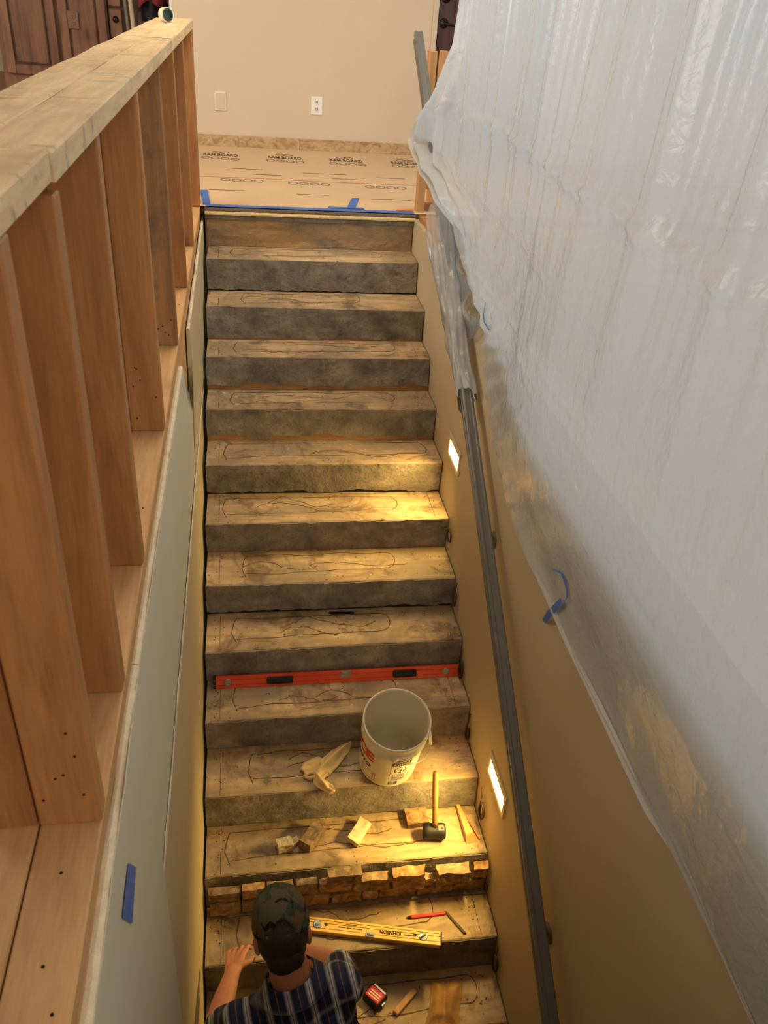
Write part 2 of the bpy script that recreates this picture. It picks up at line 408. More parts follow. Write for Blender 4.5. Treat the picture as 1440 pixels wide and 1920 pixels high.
# far wall with an end left of the framing, baseboard of travertine tiles
YW = 2.012
tag(obj('wall_far', box_bm(-.28, 1.592, YW, YW + .12, .036, 2.75), M_wall), kind='structure')
tag(obj('trim_1', box_bm(-.290, -.274, YW - .004, YW + .124, .036, 2.75, .003), M_whitep), kind='structure')
tag(obj('wall_far_upper', box_bm(1.592, 2.56, YW, YW + .12, 2.12, 2.75), M_wall), kind='structure')
tag(obj('wall_far_right', box_bm(2.56, 4.0, YW, YW + .12, .036, 2.75), M_wall), kind='structure')
tag(obj('wall_kitchen', box_bm(-5, 4, 6.5, 6.6, .036, 2.75), M_wall), kind='structure')
bb = obj('baseboard_far', box_bm(-.28, 1.592, YW - .006, YW - .0005, .037, .120), M_gyps); tag(bb, kind='structure')
xs = [-.278, .163, .631, 1.101, 1.575]
for a, b_ in zip(xs[:-1], xs[1:]):
    obj('tile', box_bm(a + .0025, b_ - .0025, YW - .016, YW - .0065, .038, .124, .002), M_tile, bb)
# entry door
dr = obj('door_1', box_bm(1.640, 2.52, YW + .004, YW + .048, .04, 2.10), M_door); tag(dr, kind='structure')
for z0, z1 in ((.22, .84), (1.02, 1.96)):
    for x0, x1 in ((1.775, 2.03), (2.12, 2.40)):
        obj('panel', box_bm(x0, x1, YW - .008, YW + .0035, z0, z1, .007), M_door, dr)
        obj('molding', prism([(x0 - .02, z0 - .02), (x1 + .02, z0 - .02), (x1 + .02, z0 - .004), (x0 - .02, z0 - .004)], 'y', YW - .010, YW + .0035), M_door, dr)
        obj('molding', prism([(x0 - .02, z1 + .004), (x1 + .02, z1 + .004), (x1 + .02, z1 + .02), (x0 - .02, z1 + .02)], 'y', YW - .010, YW + .0035), M_door, dr)
        obj('molding', prism([(x0 - .02, z0 - .004), (x0 - .004, z0 - .004), (x0 - .004, z1 + .004), (x0 - .02, z1 + .004)], 'y', YW - .010, YW + .0035), M_door, dr)
def rot_to(d):  # matrix turning +z onto d
    return V((0, 0, 1)).rotation_difference(V(d).normalized()).to_matrix().to_4x4()
for z in (.955, 1.115):
    Mh = Matrix.Translation((1.680, YW + .004, z)) @ rot_to((0, -1, 0))
    kn = obj('door_handle' if z < 1 else 'deadbolt', lathe([(0, .0), (.033, 0), (.033, .006), (.026, .012), (.012, .014), (.011, .035), (.016, .04), (.0, .042)], 24, Mh), M_bronze, dr, True)
    if z < 1: obj('lever', tube([(1.680, YW - .035, z), (1.72, YW - .042, z - .004), (1.755, YW - .042, z - .010), (1.79, YW - .040, z - .003)], [.009, .008, .007, .006], 8), M_bronze, kn, True)
tag(obj('trim_2', box_bm(1.593, 1.632, YW - .012, YW + .06, .036, 2.12, .003), M_wall), kind='structure')
tag(obj('trim_3', box_bm(2.528, 2.558, YW - .012, YW + .06, .036, 2.12, .003), M_wall), kind='structure')

# right wall below the floor line, with a ragged top edge
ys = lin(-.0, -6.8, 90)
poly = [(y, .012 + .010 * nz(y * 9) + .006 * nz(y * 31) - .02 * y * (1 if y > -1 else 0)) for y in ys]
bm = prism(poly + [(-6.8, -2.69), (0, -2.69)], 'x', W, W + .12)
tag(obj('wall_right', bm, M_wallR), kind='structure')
# far window wall of the room on the right (seen only through the film)
wr = obj('wall_right_windows', box_bm(3.9, 4.0, -6.5, 3.0, .0, .75), M_wall); tag(wr, kind='structure')
tag(obj('wall_right_windows', box_bm(3.9, 4.0, -6.5, 3.0, 2.45, 2.75), M_wall), kind='structure')
for y in (-6.5, -4.4, -2.2, 0.0, 2.2):
    tag(obj('window_%d' % (int(y * 1 + 8)), box_bm(3.88, 4.0, y, y + .16, .75, 2.45), M_whitep), kind='structure')

# left wall: torn drywall sheets over a backing painted dark as cavity shade
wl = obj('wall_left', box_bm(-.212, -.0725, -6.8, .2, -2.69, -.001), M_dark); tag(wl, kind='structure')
def sheet(poly, t0, t1, name, m, edge=None):
    """a drywall sheet lying in the plane of the left wall: polygon in (y, z)"""
    bm = bmesh.new(); A = []; B = []
    for y, z in poly:
        A.append(bm.verts.new((lwx(y) + t1, y, z))); B.append(bm.verts.new((lwx(y) + t0, y, z)))
    n = len(poly); bm.faces.new(A); bm.faces.new(B[::-1])
    for i in range(n): bm.faces.new([A[i], A[(i + 1) % n], B[(i + 1) % n], B[i]])
    bmesh.ops.triangulate(bm, faces=[f for f in bm.faces if len(f.verts) > 4])
    o = obj(name, bm, m, wl)
    if edge:
        # broken gypsum showing along the torn edge
        bm = bmesh.new(); pr = None
        for i in range(edge[0], edge[1]):
            y, z = poly[i]; j = .0016 * random.uniform(-1, 1)
            a = bm.verts.new((lwx(y) + t0 + .0008 + j * .3, y, z + .0012 + j)); c = bm.verts.new((lwx(y) + (t0 + t1) / 2 + j, y, z + .004 + j)); b = bm.verts.new((lwx(y) + t1 - .0002, y, z + .001 + j))
            d = bm.verts.new((lwx(y) + t1 + .0012, y, z - .006 + 2 * j))
            if pr:
                bm.faces.new([pr[0], a, c, pr[1]]); bm.faces.new([pr[1], c, b, pr[2]]); bm.faces.new([pr[2], b, d, pr[3]])
            pr = (a, c, b, d)
        obj('torn_edge', bm, M_gyps, o)
    return o
def ragged(a, b, n, amp, f=9.):
    return [(a[0] + (b[0] - a[0]) * t, a[1] + (b[1] - a[1]) * t + amp * nz(f * (a[0] + (b[0] - a[0]) * t), 3.) + amp * .5 * nz(3.7 * f * (a[0] + (b[0] - a[0]) * t), 7.)) for t in lin(0, 1, n)]
topA = ragged((.33, -.045), (-1.665, -.072), 60, .018, 5)
sheet(topA + [(-1.69, -.22), (-1.63, -.36), (-1.70, -.42), (-1.80, -.648), (.33, -.648)], -.0125, .0, 'drywall_panel', M_wallL2, (0, 60))
topB = ragged((-2.10, -.050), (-3.66, -.022), 60, .014, 6)
sheet(topB + [(-3.66, -.640), (-1.62, -.640), (-1.70, -.42), (-1.93, -.26)], -.019, -.002, 'drywall_panel', M_wallL, (0, 60))
topD = ragged((-3.66, -.022), (-4.72, -.07), 40, .012, 6)
sheet(topD + [(-4.72, -2.685), (-3.66, -2.685)], -.019, -.0015, 'drywall_panel', M_wallL, (0, 40))
topC = ragged((-.30, -.715), (-3.655, -.690), 70, .006, 9)
sheet(topC + [(-3.655, -2.685), (-.30, -2.685)], -.008, -.003, 'drywall_panel', M_wallL2, (0, 70))
sheet(ragged((.3, -.006), (-4.75, -.006), 10, .001) + [(-4.75, -.25), (-1.9, -.25), (-1.60, -.50), (.3, -.5)], -.034, -.018, 'rim_board', M_plate)
def tape(name, pts_l, pts_r, label, group=None, m=None, parent=None):
    vs = []; fs = []
    for a, b in zip(pts_l, pts_r): vs += [a, b]
    for i in range(len(pts_l) - 1): fs.append((2 * i, 2 * i + 1, 2 * i + 3, 2 * i + 2))
    c = sum((V(p) for p in vs), V((0, 0, 0))) / len(vs)
    o = obj(name, (vs, fs), m or M_blue, None, False, c); return tag(o, label, 'tape', group)
tape('tape_strip', [(lwx(-3.99) + .001, -3.997, -.163), (lwx(-4.0) + .0012, -4.06, -.164), (lwx(-4.0) + .001, -4.092, -.170)],
     [(lwx(-3.95) + .001, -3.947, -.248), (lwx(-4.0) + .0012, -4.0, -.262), (lwx(-4.0) + .001, -4.036, -.279)],
     'short blue tape strip stuck on the left drywall below the framing')

# ------------------------------------------------------------------ staircase
st = thing('staircase', (0, 0, -2.68), 'bare plywood staircase with rough grey mortar on its risers', 'staircase')
# measured small departures of each nosing (left, right) from the even pitch
DL = [.0, .013, .005, -.009, -.011, -.012, -.015, -.006, -.009, .001, .0, .005, -.003, .0, .0]
DR = [.0, .022, -.018, -.018, -.019, -.019, -.010, -.009, .006, .007, .008, .009, -.001, .0, .0]
BL = [0, 0, .02, .004, -.026, -.030, -.008, .0, .0, .0, -.002, .004, -.012, -.028, -.006, -.01, -.01]
BR = [0, 0, .002, .003, -.016, -.036, -.020, -.013, -.004, -.004, -.003, -.003, -.008, -.034, -.020, -.01, -.01]
def nos(k, x):  # y of nosing k at x
    if k == 0: return 0.0
    return -k * RUN + DL[k] + (DR[k] - DL[k]) * x / W
def rfoot(k, x):  # y where riser k meets tread k
    return -(k - 1) * RUN + BL[k + 1 - 1 + 0] * 0 + (BLk[k] + (BRk[k] - BLk[k]) * x / W)
BLk = {1: .012, 2: .004, 3: -.026, 4: -.030, 5: -.008, 6: .0, 7: .004, 8: .0, 9: -.004, 10: .008, 11: -.012, 12: -.012, 13: -.006, 14: -.01, 15: -.01}
BRk = {1: .002, 2: .003, 3: -.016, 4: -.038, 5: -.020, 6: -.013, 7: -.002, 8: -.003, 9: -.004, 10: -.002, 11: -.007, 12: -.012, 13: -.020, 14: -.01, 15: -.01}
rib_t = {}
for k in range(1, 15):
    zt = -k * RISE
    n = 50; bm = bmesh.new(); top = []; 
    x0, x1 = -.008, W - .005
    fr = [(x, nos(k, x) + .0025 * nz(x * 9, k * 3.) + .0012 * nz(x * 40, k)) for x in lin(x0, x1, n)]
    bk = [(x, rfoot(k, x) + .025) for x in lin(x0, x1, n)]
    rows = []
    for (xa, ya), (xb, yb) in zip(fr, bk):
        rows.append([bm.verts.new((xa, ya, zt - .024)), bm.verts.new((xa, ya - .0005, zt - .0035)), bm.verts.new((xa, ya + .004, zt)), bm.verts.new((xb, yb, zt)), bm.verts.new((xb, yb, zt - .024))])
    for a, b in zip(rows[:-1], rows[1:]):
        for i in range(5): bm.faces.new([a[i], b[i], b[(i + 1) % 5], a[(i + 1) % 5]])
    bm.faces.new(rows[0]); bm.faces.new(rows[-1][::-1])
    tr = obj('tread', bm, M_tread, st)
    # trails of old construction adhesive
    if k <= 13:
        rn = random.Random(k * 11)
        for q in range(3 if k > 1 else 1):
            y0 = rfoot(k, .6) - .02; y1 = nos(k, .6) + .03; D = y0 - y1
            pts = []
            xl = rn.uniform(.08, .2); xr = rn.uniform(.75, 1.1)
            if q == 0:
                for t in lin(0, 1, 60):
                    if t < .45: pts.append((xl + (xr - xl) * t / .45, y0 - .10 * D))
                    elif t < .55: a = (t - .45) / .1 * math.pi; pts.append((xr + .04 * math.sin(a), y0 - .10 * D - .3 * D * (1 - math.cos(a))))
                    else: pts.append((xr - (xr - xl) * (t - .55) / .45, y0 - .70 * D - .2 * D * (t - .55)))
                pts = [(xl + .0, y1 + .1 * D), (xl - .02, y1 + .4 * D), (xl - .01, y1 + .75 * D)] + pts
            else:
                xa = rn.uniform(.1, .6); L_ = rn.uniform(.25, .5); yb = y1 + D * rn.uniform(.2, .7); a2 = D * rn.uniform(.1, .3)
                for t in lin(0, 1, 40): pts.append((xa + L_ * t, yb + a2 * math.sin(t * rn.uniform(5.8, 6.2)) * (1 - t * .5)))
            vs = []; fs = []
            pts = [(x + .012 * nz(i * .21, k + q * 5.), max(y1 - .02, min(y0 + .01, y + .018 * nz(i * .17, k * 2. + q)))) for i, (x, y) in enumerate(pts)]
            for i, (x, y) in enumerate(pts):
                a = V(pts[max(i - 1, 0)]); b = V(pts[min(i + 1, len(pts) - 1)]); t = (b - a)
                if t.length < 1e-6: t = V((1, 0))
                t.normalize(); w_ = .0016 + .0022 * max(0, .3 + nz(i * .35, k, q))
                nx, ny = -t.y * w_, t.x * w_
                h = zt + .0005
                vs += [(x + nx, y + ny, h), (x, y, h + .0008), (x - nx, y - ny, h)]
            for i in range(len(pts) - 1):
                a = 3 * i; fs += [(a, a + 3, a + 4, a + 1), (a + 1, a + 4, a + 5, a + 2)]
            obj('adhesive_line', (vs, fs), M_glue, tr)
for k in range(1, 14):
    tr = [o for o in st.children if o.name.split('.')[0] == 'tread'][k - 1]; zt = T(k) if False else -k * RISE
    rn = random.Random(k * 5); bm = bmesh.new(); y0 = rfoot(k, .1) - .012; y1 = nos(k, .1) + .008
    for x_ in (.052, W - .07):
        P = [V((x_ + .002 * nz(t * 4, k), y0 + (y1 - y0) * t, zt + .0004)) for t in lin(0, 1, 8)]
        if x_ < .5 or k % 3 == 0:
            for a, b in zip(P[:-1], P[1:]):
                bm.faces.new([bm.verts.new(a), bm.verts.new(b), bm.verts.new(b + V((.0016, 0, 0))), bm.verts.new(a + V((.0016, 0, 0)))])
        for q in range(7):
            lathe([(0, .0010), (.0022, .0008), (.0028, 0)], 7, Matrix.Translation((x_ + rn.uniform(-.025, .02), y1 + (y0 - y1) * rn.uniform(.05, .95), zt)), bm)
    for q in range(4):
        lathe([(0, .0010), (.0022, .0008), (.0028, 0)], 7, Matrix.Translation((.60 + rn.uniform(-.012, .012), y1 + (y0 - y1) * rn.uniform(.05, .95), zt)), bm)
    o = obj('nail_marks', bm, M_dark, tr); o['kind'] = 'stuff'
for k in range(1, 16):
    zb = -k * RISE; zt = -(k - 1) * RISE - (.0245 if k > 1 else .03)
    board = box_bm(-.009, W - .005, -(k - 1) * RUN - .0, -(k - 1) * RUN + .018, zb + .0005, zt)
    # the board follows the foot line
    for v in board.verts:
        foot = v.co.z < (zb + zt) / 2
        v.co.y += ((rfoot(k, v.co.x) + .0035) if foot else max(rfoot(k, v.co.x), nos(k - 1, v.co.x)) + .012) + (k - 1) * RUN
    rb = obj('riser', board, M_mort if k == 12 else M_riser if k in (1, 3, 4, 5, 7) else M_dark, st)  # dark boards carry painted shade behind the mortar gaps
    if k == 12: riser12 = rb
    # mortar coat: rough slab with a ragged foot
    gap = {3: .009, 4: .024, 5: .022, 6: .013, 7: .008, 8: .015, 9: .006, 2: .008, 10: .004, 11: .007}.get(k, .002)
    xs_ = lin(-.010, W - .006, 90); nv = 9
    ztop = -(k - 1) * RISE - .001
    def low(x): return zb + .001 + max(0, gap * (1 + 1.3 * nz(x * 6, k * 5.)) + .008 * nz(x * 27, k)) * (1 if gap > .003 else .3)
    def front(x, t):
        yt = nos(k - 1, x) - .003 if k > 1 else .006
        yb = rfoot(k, x)
        e = .006 * nz(x * 5, t * 2, k * 7.) + .0035 * nz(x * 23, t * 6, k) 
        chip = .006 * sst(.12, .3, nz(x * 8, 9., k)) * sst(.75, 1, t)
        return yt + (yb - yt) * (1 - t) - .002 - abs(e) + chip
    bm = bmesh.new(); R_ = []
    for x in xs_:
        zl = low(x); ztx = ztop - (max(0, .013 * nz(x * 4, k * 11., 4.) + .006 * nz(x * 27, k * 3., 8.)) if k > 1 else 0); col = [bm.verts.new((x, front(x, 0) + .006, zl))]
        for j in range(nv):
            t = j / (nv - 1); zz = zl + (ztx - .0025 * (1 if k > 1 else 10) - zl) * t
            col.append(bm.verts.new((x, front(x, t), zz)))
        col.append(bm.verts.new((x, rfoot(k, x) + .0065 if k == 1 else max(front(x, 1) + .003, rfoot(k, x) - .001), ztx - (.002 if k > 1 else .026))))
        R_.append(col)
    for a, b in zip(R_[:-1], R_[1:]):
        for j in range(len(a) - 1): bm.faces.new([a[j], b[j], b[j + 1], a[j + 1]])
    for c in (R_[0], R_[-1]):
        bm.faces.new(c)
    obj('mortar_coat', bm, M_mortw if k == 1 else M_mort, rb, False)
# ledger stones being laid against riser twelve: (x0, x1, z low, z high, proud)
SL = [(.006, .132, -2.049, -1.995, .034), (.006, .130, -2.128, -2.056, .040), (.137, .233, -2.049, -1.988, .032), (.239, .349, -2.046, -1.986, .030),
      (.356, .446, -2.052, -1.984, .032), (.452, .592, -2.052, -1.996, .030), (.484, .628, -1.992, -1.930, .044), (.597, .748, -2.056, -1.985, .040),
      (.757, .897, -2.050, -1.962, .050), (.903, .938, -2.074, -2.028, .030), (.950, 1.090, -2.052, -1.975, .048), (1.108, 1.176, -2.046, -1.978, .036),
      (.137, .240, -2.126, -2.056, .036), (.246, .350, -2.126, -2.054, .032), (.356, .498, -2.128, -2.060, .034), (.508, .634, -2.126, -2.060, .036), (.640, .703, -2.122, -2.062, .038),
      (.709, .866, -2.124, -2.062, .032), (.874, 1.026, -2.126, -2.080, .034), (1.032, 1.175, -2.126, -2.058, .030)]
yr = rfoot(12, .6)
for i, (x0, x1, z0, z1, pr_) in enumerate(SL):
    bm = rock(V(((x0 + x1) / 2, yr - pr_ / 2 - .012, (z0 + z1) / 2)), (x1 - x0 - .003, pr_, z1 - z0 - .003), 0, i + 1, .20, 3)
    obj('stone', bm, [M_stone, M_stone, M_orst][i % 3], riser12)
bm = prism([(yr - .056, -2.146), (yr - .058, -2.134), (yr - .02, -2.130), (yr - .004, -2.146)], 'x', .08, W - .008)
bmesh.ops.subdivide_edges(bm, edges=[e for e in bm.edges if abs((e.verts[0].co - e.verts[1].co).x) > .5], cuts=40)
for v in bm.verts: v.co.y += .006 * nz(v.co.x * 9, v.co.z * 20)
obj('mortar_ledge', bm, M_mort, riser12)

# carpet and padding cut off at the head of the stairs, landing covered with kraft board
ce = thing('carpet_edge', (.6, .04, .0), 'cut edge of brown carpet on cream padding at the top of the stairs', 'carpet')
def strip(y0, y1, z0, z1, amp, seed, m, name, x0=-.018, x1=W + .004):
    bm = bmesh.new(); rows = []
    for x in lin(x0, x1, 120):
        j = amp * nz(x * 14, seed) + amp * .6 * nz(x * 50, seed)
        rows.append([bm.verts.new((x, y0 + j, z0)), bm.verts.new((x, y0 + j * .7 - .001, (z0 + z1) / 2)), bm.verts.new((x, y0 + j + .002, z1 + j * .3)), bm.verts.new((x, y1, z1)), bm.verts.new((x, y1, z0))])
    for a, b in zip(rows[:-1], rows[1:]):
        for i in range(5): bm.faces.new([a[i], b[i], b[(i + 1) % 5], a[(i + 1) % 5]])
    bm.faces.new(rows[0]); bm.faces.new(rows[-1][::-1])
    return obj(name, bm, m, ce)
strip(-.004, .0295, -.028, -.0005, .002, 1., M_mort, 'subfloor_edge')
strip(-.016, .0295, .0, .017, .004, 2., M_pad, 'padding')
strip(-.010, .0295, .0175, .034, .004, 3., M_carpet, 'carpet_pile')
rb = thing('floor_protection_board', (.7, 1.0, .036), 'kraft floor protection board with printed logos covering the landing', 'floor covering')
def kb(u, v): return V((u, v, .0375 + .0012 * nz(u * 2.5, v * 2.5) + (.006 * sst(1.93, 2.0, v))))
bd = obj('board', grid(kb, lin(-.27, 1.60, 40), lin(.012, 1.995, 40)), M_kraft, rb, True)
obj('seam_line', grid(lambda u, v: kb(u, v) + V((0, .02 * nz(u * 2.), .0016)), lin(-.25, 1.58, 30), [.842, .850]), plain('orange_line', srgb(226, 140, 84), .7), rb)
def text_mesh(s, size, fn, m, name, parent, align='CENTER', bold=0.0):
    cu = bpy.data.curves.new('t', 'FONT'); cu.body = s; cu.size = size; cu.align_x = align; cu.align_y = 'CENTER'; cu.offset = bold; cu.resolution_u = 3
    to = bpy.data.objects.new('t', cu); COL.objects.link(to)
    dg = bpy.context.evaluated_depsgraph_get(); me = bpy.data.meshes.new_from_object(to.evaluated_get(dg))
    bm = bmesh.new(); bm.from_mesh(me); bpy.data.objects.remove(to); bpy.data.meshes.remove(me); bpy.data.curves.remove(cu)
    lng = [e for e in bm.edges if e.calc_length() > size * .3]
    if lng: bmesh.ops.subdivide_edges(bm, edges=lng, cuts=2)
    bmesh.ops.triangulate(bm, faces=bm.faces[:])
    for v in bm.verts: v.co = fn(v.co.x, v.co.y)
    if parent == 'bm': return bm
    me = bpy.data.meshes.new(name); base = wloc(parent)
    for v in bm.verts: v.co -= base
    bm.to_mesh(me); bm.free(); me.materials.append(m)
    o = bpy.data.objects.new(name, me); COL.objects.link(o); o.parent = parent
    return o
def ring(bm, cx, cy, a, b, t, fn, seg=18):
    A = []; 
    for k in range(seg):
        c, s = math.cos(2 * math.pi * k / seg), math.sin(2 * math.pi * k / seg)
        A.append((bm.verts.new(fn(cx + a * c, cy + b * s)), bm.verts.new(fn(cx + (a - t) * c, cy + (b - t) * s))))
    for k in range(seg):
        p, q = A[k], A[(k + 1) % seg]; bm.faces.new([p[0], q[0], q[1], p[1]])
for i, xc in enumerate((.035, .50, .955, 1.42)):
    yc = 1.655 - .0 * i
    fn = lambda u, v, xc=xc, yc=yc: kb(xc + u, yc + v) + V((0, 0, .0014))
    lg = text_mesh('RAM BOARD', .14, lambda u, v, fn=fn: fn(u * .31, v), M_ink, 'printed_logo', rb, bold=.0022)
    bm = bmesh.new()
    for j in range(4): ring(bm, -.105 + .07 * j, -.125 - .006 * j, .032, .042, .008, fn)
    ring(bm, -.03, .115, .036, .04, .009, fn); ring(bm, .03, .115, .036, .04, .009, fn)
    obj('printed_emblem', bm, M_inkg, lg)
for i, (xc, yc) in enumerate(((.19, .82), (.62, .80), (1.12, .78))):
    bm = bmesh.new(); fn = lambda u, v, xc=xc, yc=yc: kb(xc + u, yc + v) + V((0, 0, .0022))
    for j in range(4): ring(bm, -.105 + .07 * j, -.05, .032, .04, .007, fn)
    obj('printed_emblem', bm, M_inkg, rb)
for i, (xc, yc, L_) in enumerate(((.2, 1.15, .25), (.75, 1.1, .3), (1.2, 1.05, .2), (.1, .45, .22), (.62, .42, .2), (1.1, .36, .25), (.35, .98, .2), (.9, .95, .22))):
    obj('printed_line', grid(lambda u, v: kb(xc + u, yc + v) + V((0, 0, .0013)), lin(-L_ / 2, L_ / 2, 6), [0, .011]), M_inkg, rb)
def ftape(name, quad, label, z=.0405, group=None):
    (a, b), (c, d) = quad
    n = 8
    L_ = [V((a[0] + (b[0] - a[0]) * t, a[1] + (b[1] - a[1]) * t + .002 * nz(t * 9), z + .0008 * nz(t * 7, 2))) for t in lin(0, 1, n)]
    R_ = [V((c[0] + (d[0] - c[0]) * t, c[1] + (d[1] - c[1]) * t + .002 * nz(t * 9, 5), z + .0008 * nz(t * 7, 4))) for t in lin(0, 1, n)]
    return tape(name, L_, R_, label, group)
ftape('tape_strip', (((-.012, .058), (W + .0, .062)), ((-.012, .004), (W + .0, .004))), 'long blue tape strip along the head of the stairs', .0408)
ftape('tape_strip', (((-.062, .42), (-.028, .05)), ((-.016, .43), (.012, .06))), 'blue tape piece at the left corner of the landing', .042)
ftape('tape_strip', (((.855, .36), (.79, .066)), ((.90, .365), (.84, .070))), 'slanted blue tape piece crossing the landing edge right of centre', .0425)
ftape('tape_strip', (((.69, .105), (.89, .108)), ((.68, .07), (.90, .074))), 'flat blue tape piece under the slanted one at the landing edge', .0416)
tape('tape_scrap', [(1.08, .10, .0425), (1.16, .12, .0425), (1.19, .12, .0425)], [(1.10, .066, .0425), (1.15, .064, .0425), (1.19, .066, .0425)], 'orange tape scrap at the right end of the landing edge', None, plain('orange_tape', srgb(236, 150, 86), .7))

for k, ch, x in ((7, '7', .835), (7, '9', 1.0), (8, '7', .93), (8, '8', 1.03)):
    tr = [o for o in st.children if o.name.split('.')[0] == 'tread'][k - 1]
    text_mesh(ch, .055, lambda u, v: V((x + u * .8 + v * .25, rfoot(k, x) - .055 + v, -k * RISE + .0006)), M_glue, 'pencil_number', tr, bold=-.0012)

# ------------------------------------------------------------------ framed half wall at left
sw = thing('framed_half_wall', (-.12, -2.2, 0), 'open pine stud half wall with a two-board cap beside the stairs', 'wall framing')
def fx(y): return -.039 - .0056 * (y + .5)
def longboard(name, xa, xb, y0, y1, z0, z1, m, n=24, amp=.0):
    bm = bmesh.new(); rows = []
    for y in lin(y0, y1, n):
        e = amp * nz(y * 3.1, xa * 50)
        rows.append([bm.verts.new((fx(y) + xa, y, z0)), bm.verts.new((fx(y) + xb, y, z0)), bm.verts.new((fx(y) + xb, y, z1 - .003)), bm.verts.new((fx(y) + xb - .003, y, z1 + e)), bm.verts.new((fx(y) + xa + .003, y, z1 + e)), bm.verts.new((fx(y) + xa, y, z1 - .003))])
    for a, b in zip(rows[:-1], rows[1:]):
        for i in range(6): bm.faces.new([a[i], b[i], b[(i + 1) % 6], a[(i + 1) % 6]])
    bm.faces.new(rows[0]); bm.faces.new(rows[-1][::-1])
    return obj(name, bm, m, sw)
Wd = .0895
longboard('sole_plate', -Wd, .0, .11, -5.2, .002, .040, M_plate)
longboard('sole_plate', -2 * Wd, -Wd - .003, .11, -5.2, .002, .040, M_plate)
longboard('cap_board', -2 * Wd, -Wd - .002, .07, -5.2, .9, .936, M_cap, 30, .003)
longboard('cap_board', -Wd, .004, .12, -1.55, .9, .937, M_cap, 12, .003)
longboard('cap_board', -Wd, .004, -1.556, -3.79, .9, .936, M_cap, 16, .003)
longboard('cap_board', -Wd, .001, -3.796, -5.2, .903, .938, M_cap, 12, .003)
longboard('cap_board', -2 * Wd, -Wd * 1.03, .0, -5.2, .864, .8995, M_plate)
for i, y in enumerate((-.03, .06, -.843, -1.478, -2.121, -2.771, -3.412, -3.794, -4.066, -4.6, -5.1)):
    zt = .8995 if i not in (7,) else .885
    m = M_studstain if i == 4 else M_stud
    for side in (0, 1):
        xa, xb = (-Wd, 0) if side == 0 else (-2 * Wd, -Wd - .003)
        ya = y
        bm = box_bm(fx(y) + xa, fx(y) + xb, ya, ya + .038, .0405, zt if side == 0 else .8635, .0025)
        s_ = obj('stud', bm, m, sw)
    if i in (4, 5, 8):
        rn = random.Random(i)
        bm = bmesh.new()
        for q in range(6):
            Mn = Matrix.Translation((fx(y) - Wd * rn.uniform(.15, .85), y - .0008, .06 + rn.uniform(0, .18))) @ rot_to((0, -1, 0))
            lathe([(0, .0012), (.0018, .001), (.0022, 0), (0, 0)], 8, Mn, bm)
        o = obj('nail_heads', bm, M_bronze, sw); 
bm = bmesh.new(); rn = random.Random(3)
for q in range(26):
    y = rn.uniform(-.3, -4.9); Mn = Matrix.Translation((fx(y) - Wd * rn.uniform(.2, .85), y, .0402))
    lathe([(0, .0012), (.002, .001), (.0026, 0), (0, 0)], 8, Mn, bm)
o = obj('nail_heads', bm, M_bronze, sw); o['kind'] = 'stuff'
# roll of tape left on the cap
tr_ = thing('tape_roll', (-.135, -.40, .937), 'small roll of white tape with a green core on the half wall cap', 'tape roll')
Mt = Matrix.Translation((-.130, -.43, .968)) @ rot_to((.55, -.8, .05))
obj('roll', lathe([(.019, -.016), (.030, -.016), (.030, .016), (.019, .016), (.019, -.016)], 28, Mt), M_white, tr_, False)
obj('core', lathe([(0, .010), (.0188, .012), (.0188, .018), (.026, .0182), (.026, .0168), (.0186, .0165)], 24, Mt), plain('green_core', srgb(30, 62, 54), .5), tr_)
obj('loose_end', grid(lambda u, v: V((-.158 + .012 * u, -.43 + .03 * v, .945 + .055 * u + .006 * math.sin(6 * u))), lin(0, 1, 8), [0, 1]), M_white, tr_, True)

# ------------------------------------------------------------------ kitchen side beyond
cb = thing('cabinet', (-1.05, 2.3, .036), 'dark knotty alder cabinet with two framed doors beyond the half wall', 'cabinet')
CY = 2.30
obj('carcass', box_bm(-1.535, -.756, CY, CY + .55, .33, 1.35), M_cab, cb)
obj('toe_base', box_bm(-1.50, -.80, CY + .06, CY + .5, .036, .3295), M_cabd, cb)
def cdoor(x0, x1, z0, z1, parent, handle=False, stile=.062):
    d = obj('door', box_bm(x0, x1, CY - .012, CY - .0005, z0, z1, .002), M_cabd, parent)
    for a in ((x0, x0 + stile, z0, z1), (x1 - stile, x1, z0, z1), (x0 + stile, x1 - stile, z0, z0 + stile), (x0 + stile, x1 - stile, z1 - stile, z1)):
        obj('frame_rail', box_bm(a[0] + .0005, a[1] - .0005, CY - .028, CY - .0125, a[2], a[3], .004), M_cab, d)
    obj('door_panel', box_bm(x0 + stile + .012, x1 - stile - .012, CY - .022, CY - .0125, z0 + stile + .012, z1 - stile - .012, .008), M_cab, d)
    return d
cdoor(-1.500, -1.122, .43, 1.30, cb)
cdoor(-1.095, -.765, .43, 1.30, cb)
op = thing('electrical_outlet', (-1.0, CY - .03, .80), 'brown duplex outlet set in the dark cabinet panel', 'outlet')
def outlet(parent, x, y, z, m_plate, m_face, m_slot, s=1.0):
    obj('cover_plate', box_bm(x - .043 * s, x + .043 * s, y - .006, y, z - .063 * s, z + .063 * s, .003), m_plate, parent)
    for dz in (-.023 * s, .023 * s):
        Mo = Matrix.Translation((x, y - .006, z + dz)) @ rot_to((0, -1, 0))
        rc = obj('receptacle', lathe([(0, .0025), (.016 * s, .0025), (.018 * s, .0), (0, 0)], 20, Mo), m_face, parent)
        for dx in (-.006, .006):
            obj('slot', box_bm(x + dx * s - .0016, x + dx * s + .0016, y - .0098, y - .0084, z + dz - .001, z + dz + .009), m_slot, rc)
        obj('slot', box_bm(x - .0025, x + .0025, y - .0098, y - .0084, z + dz - .011, z + dz - .006), m_slot, rc)
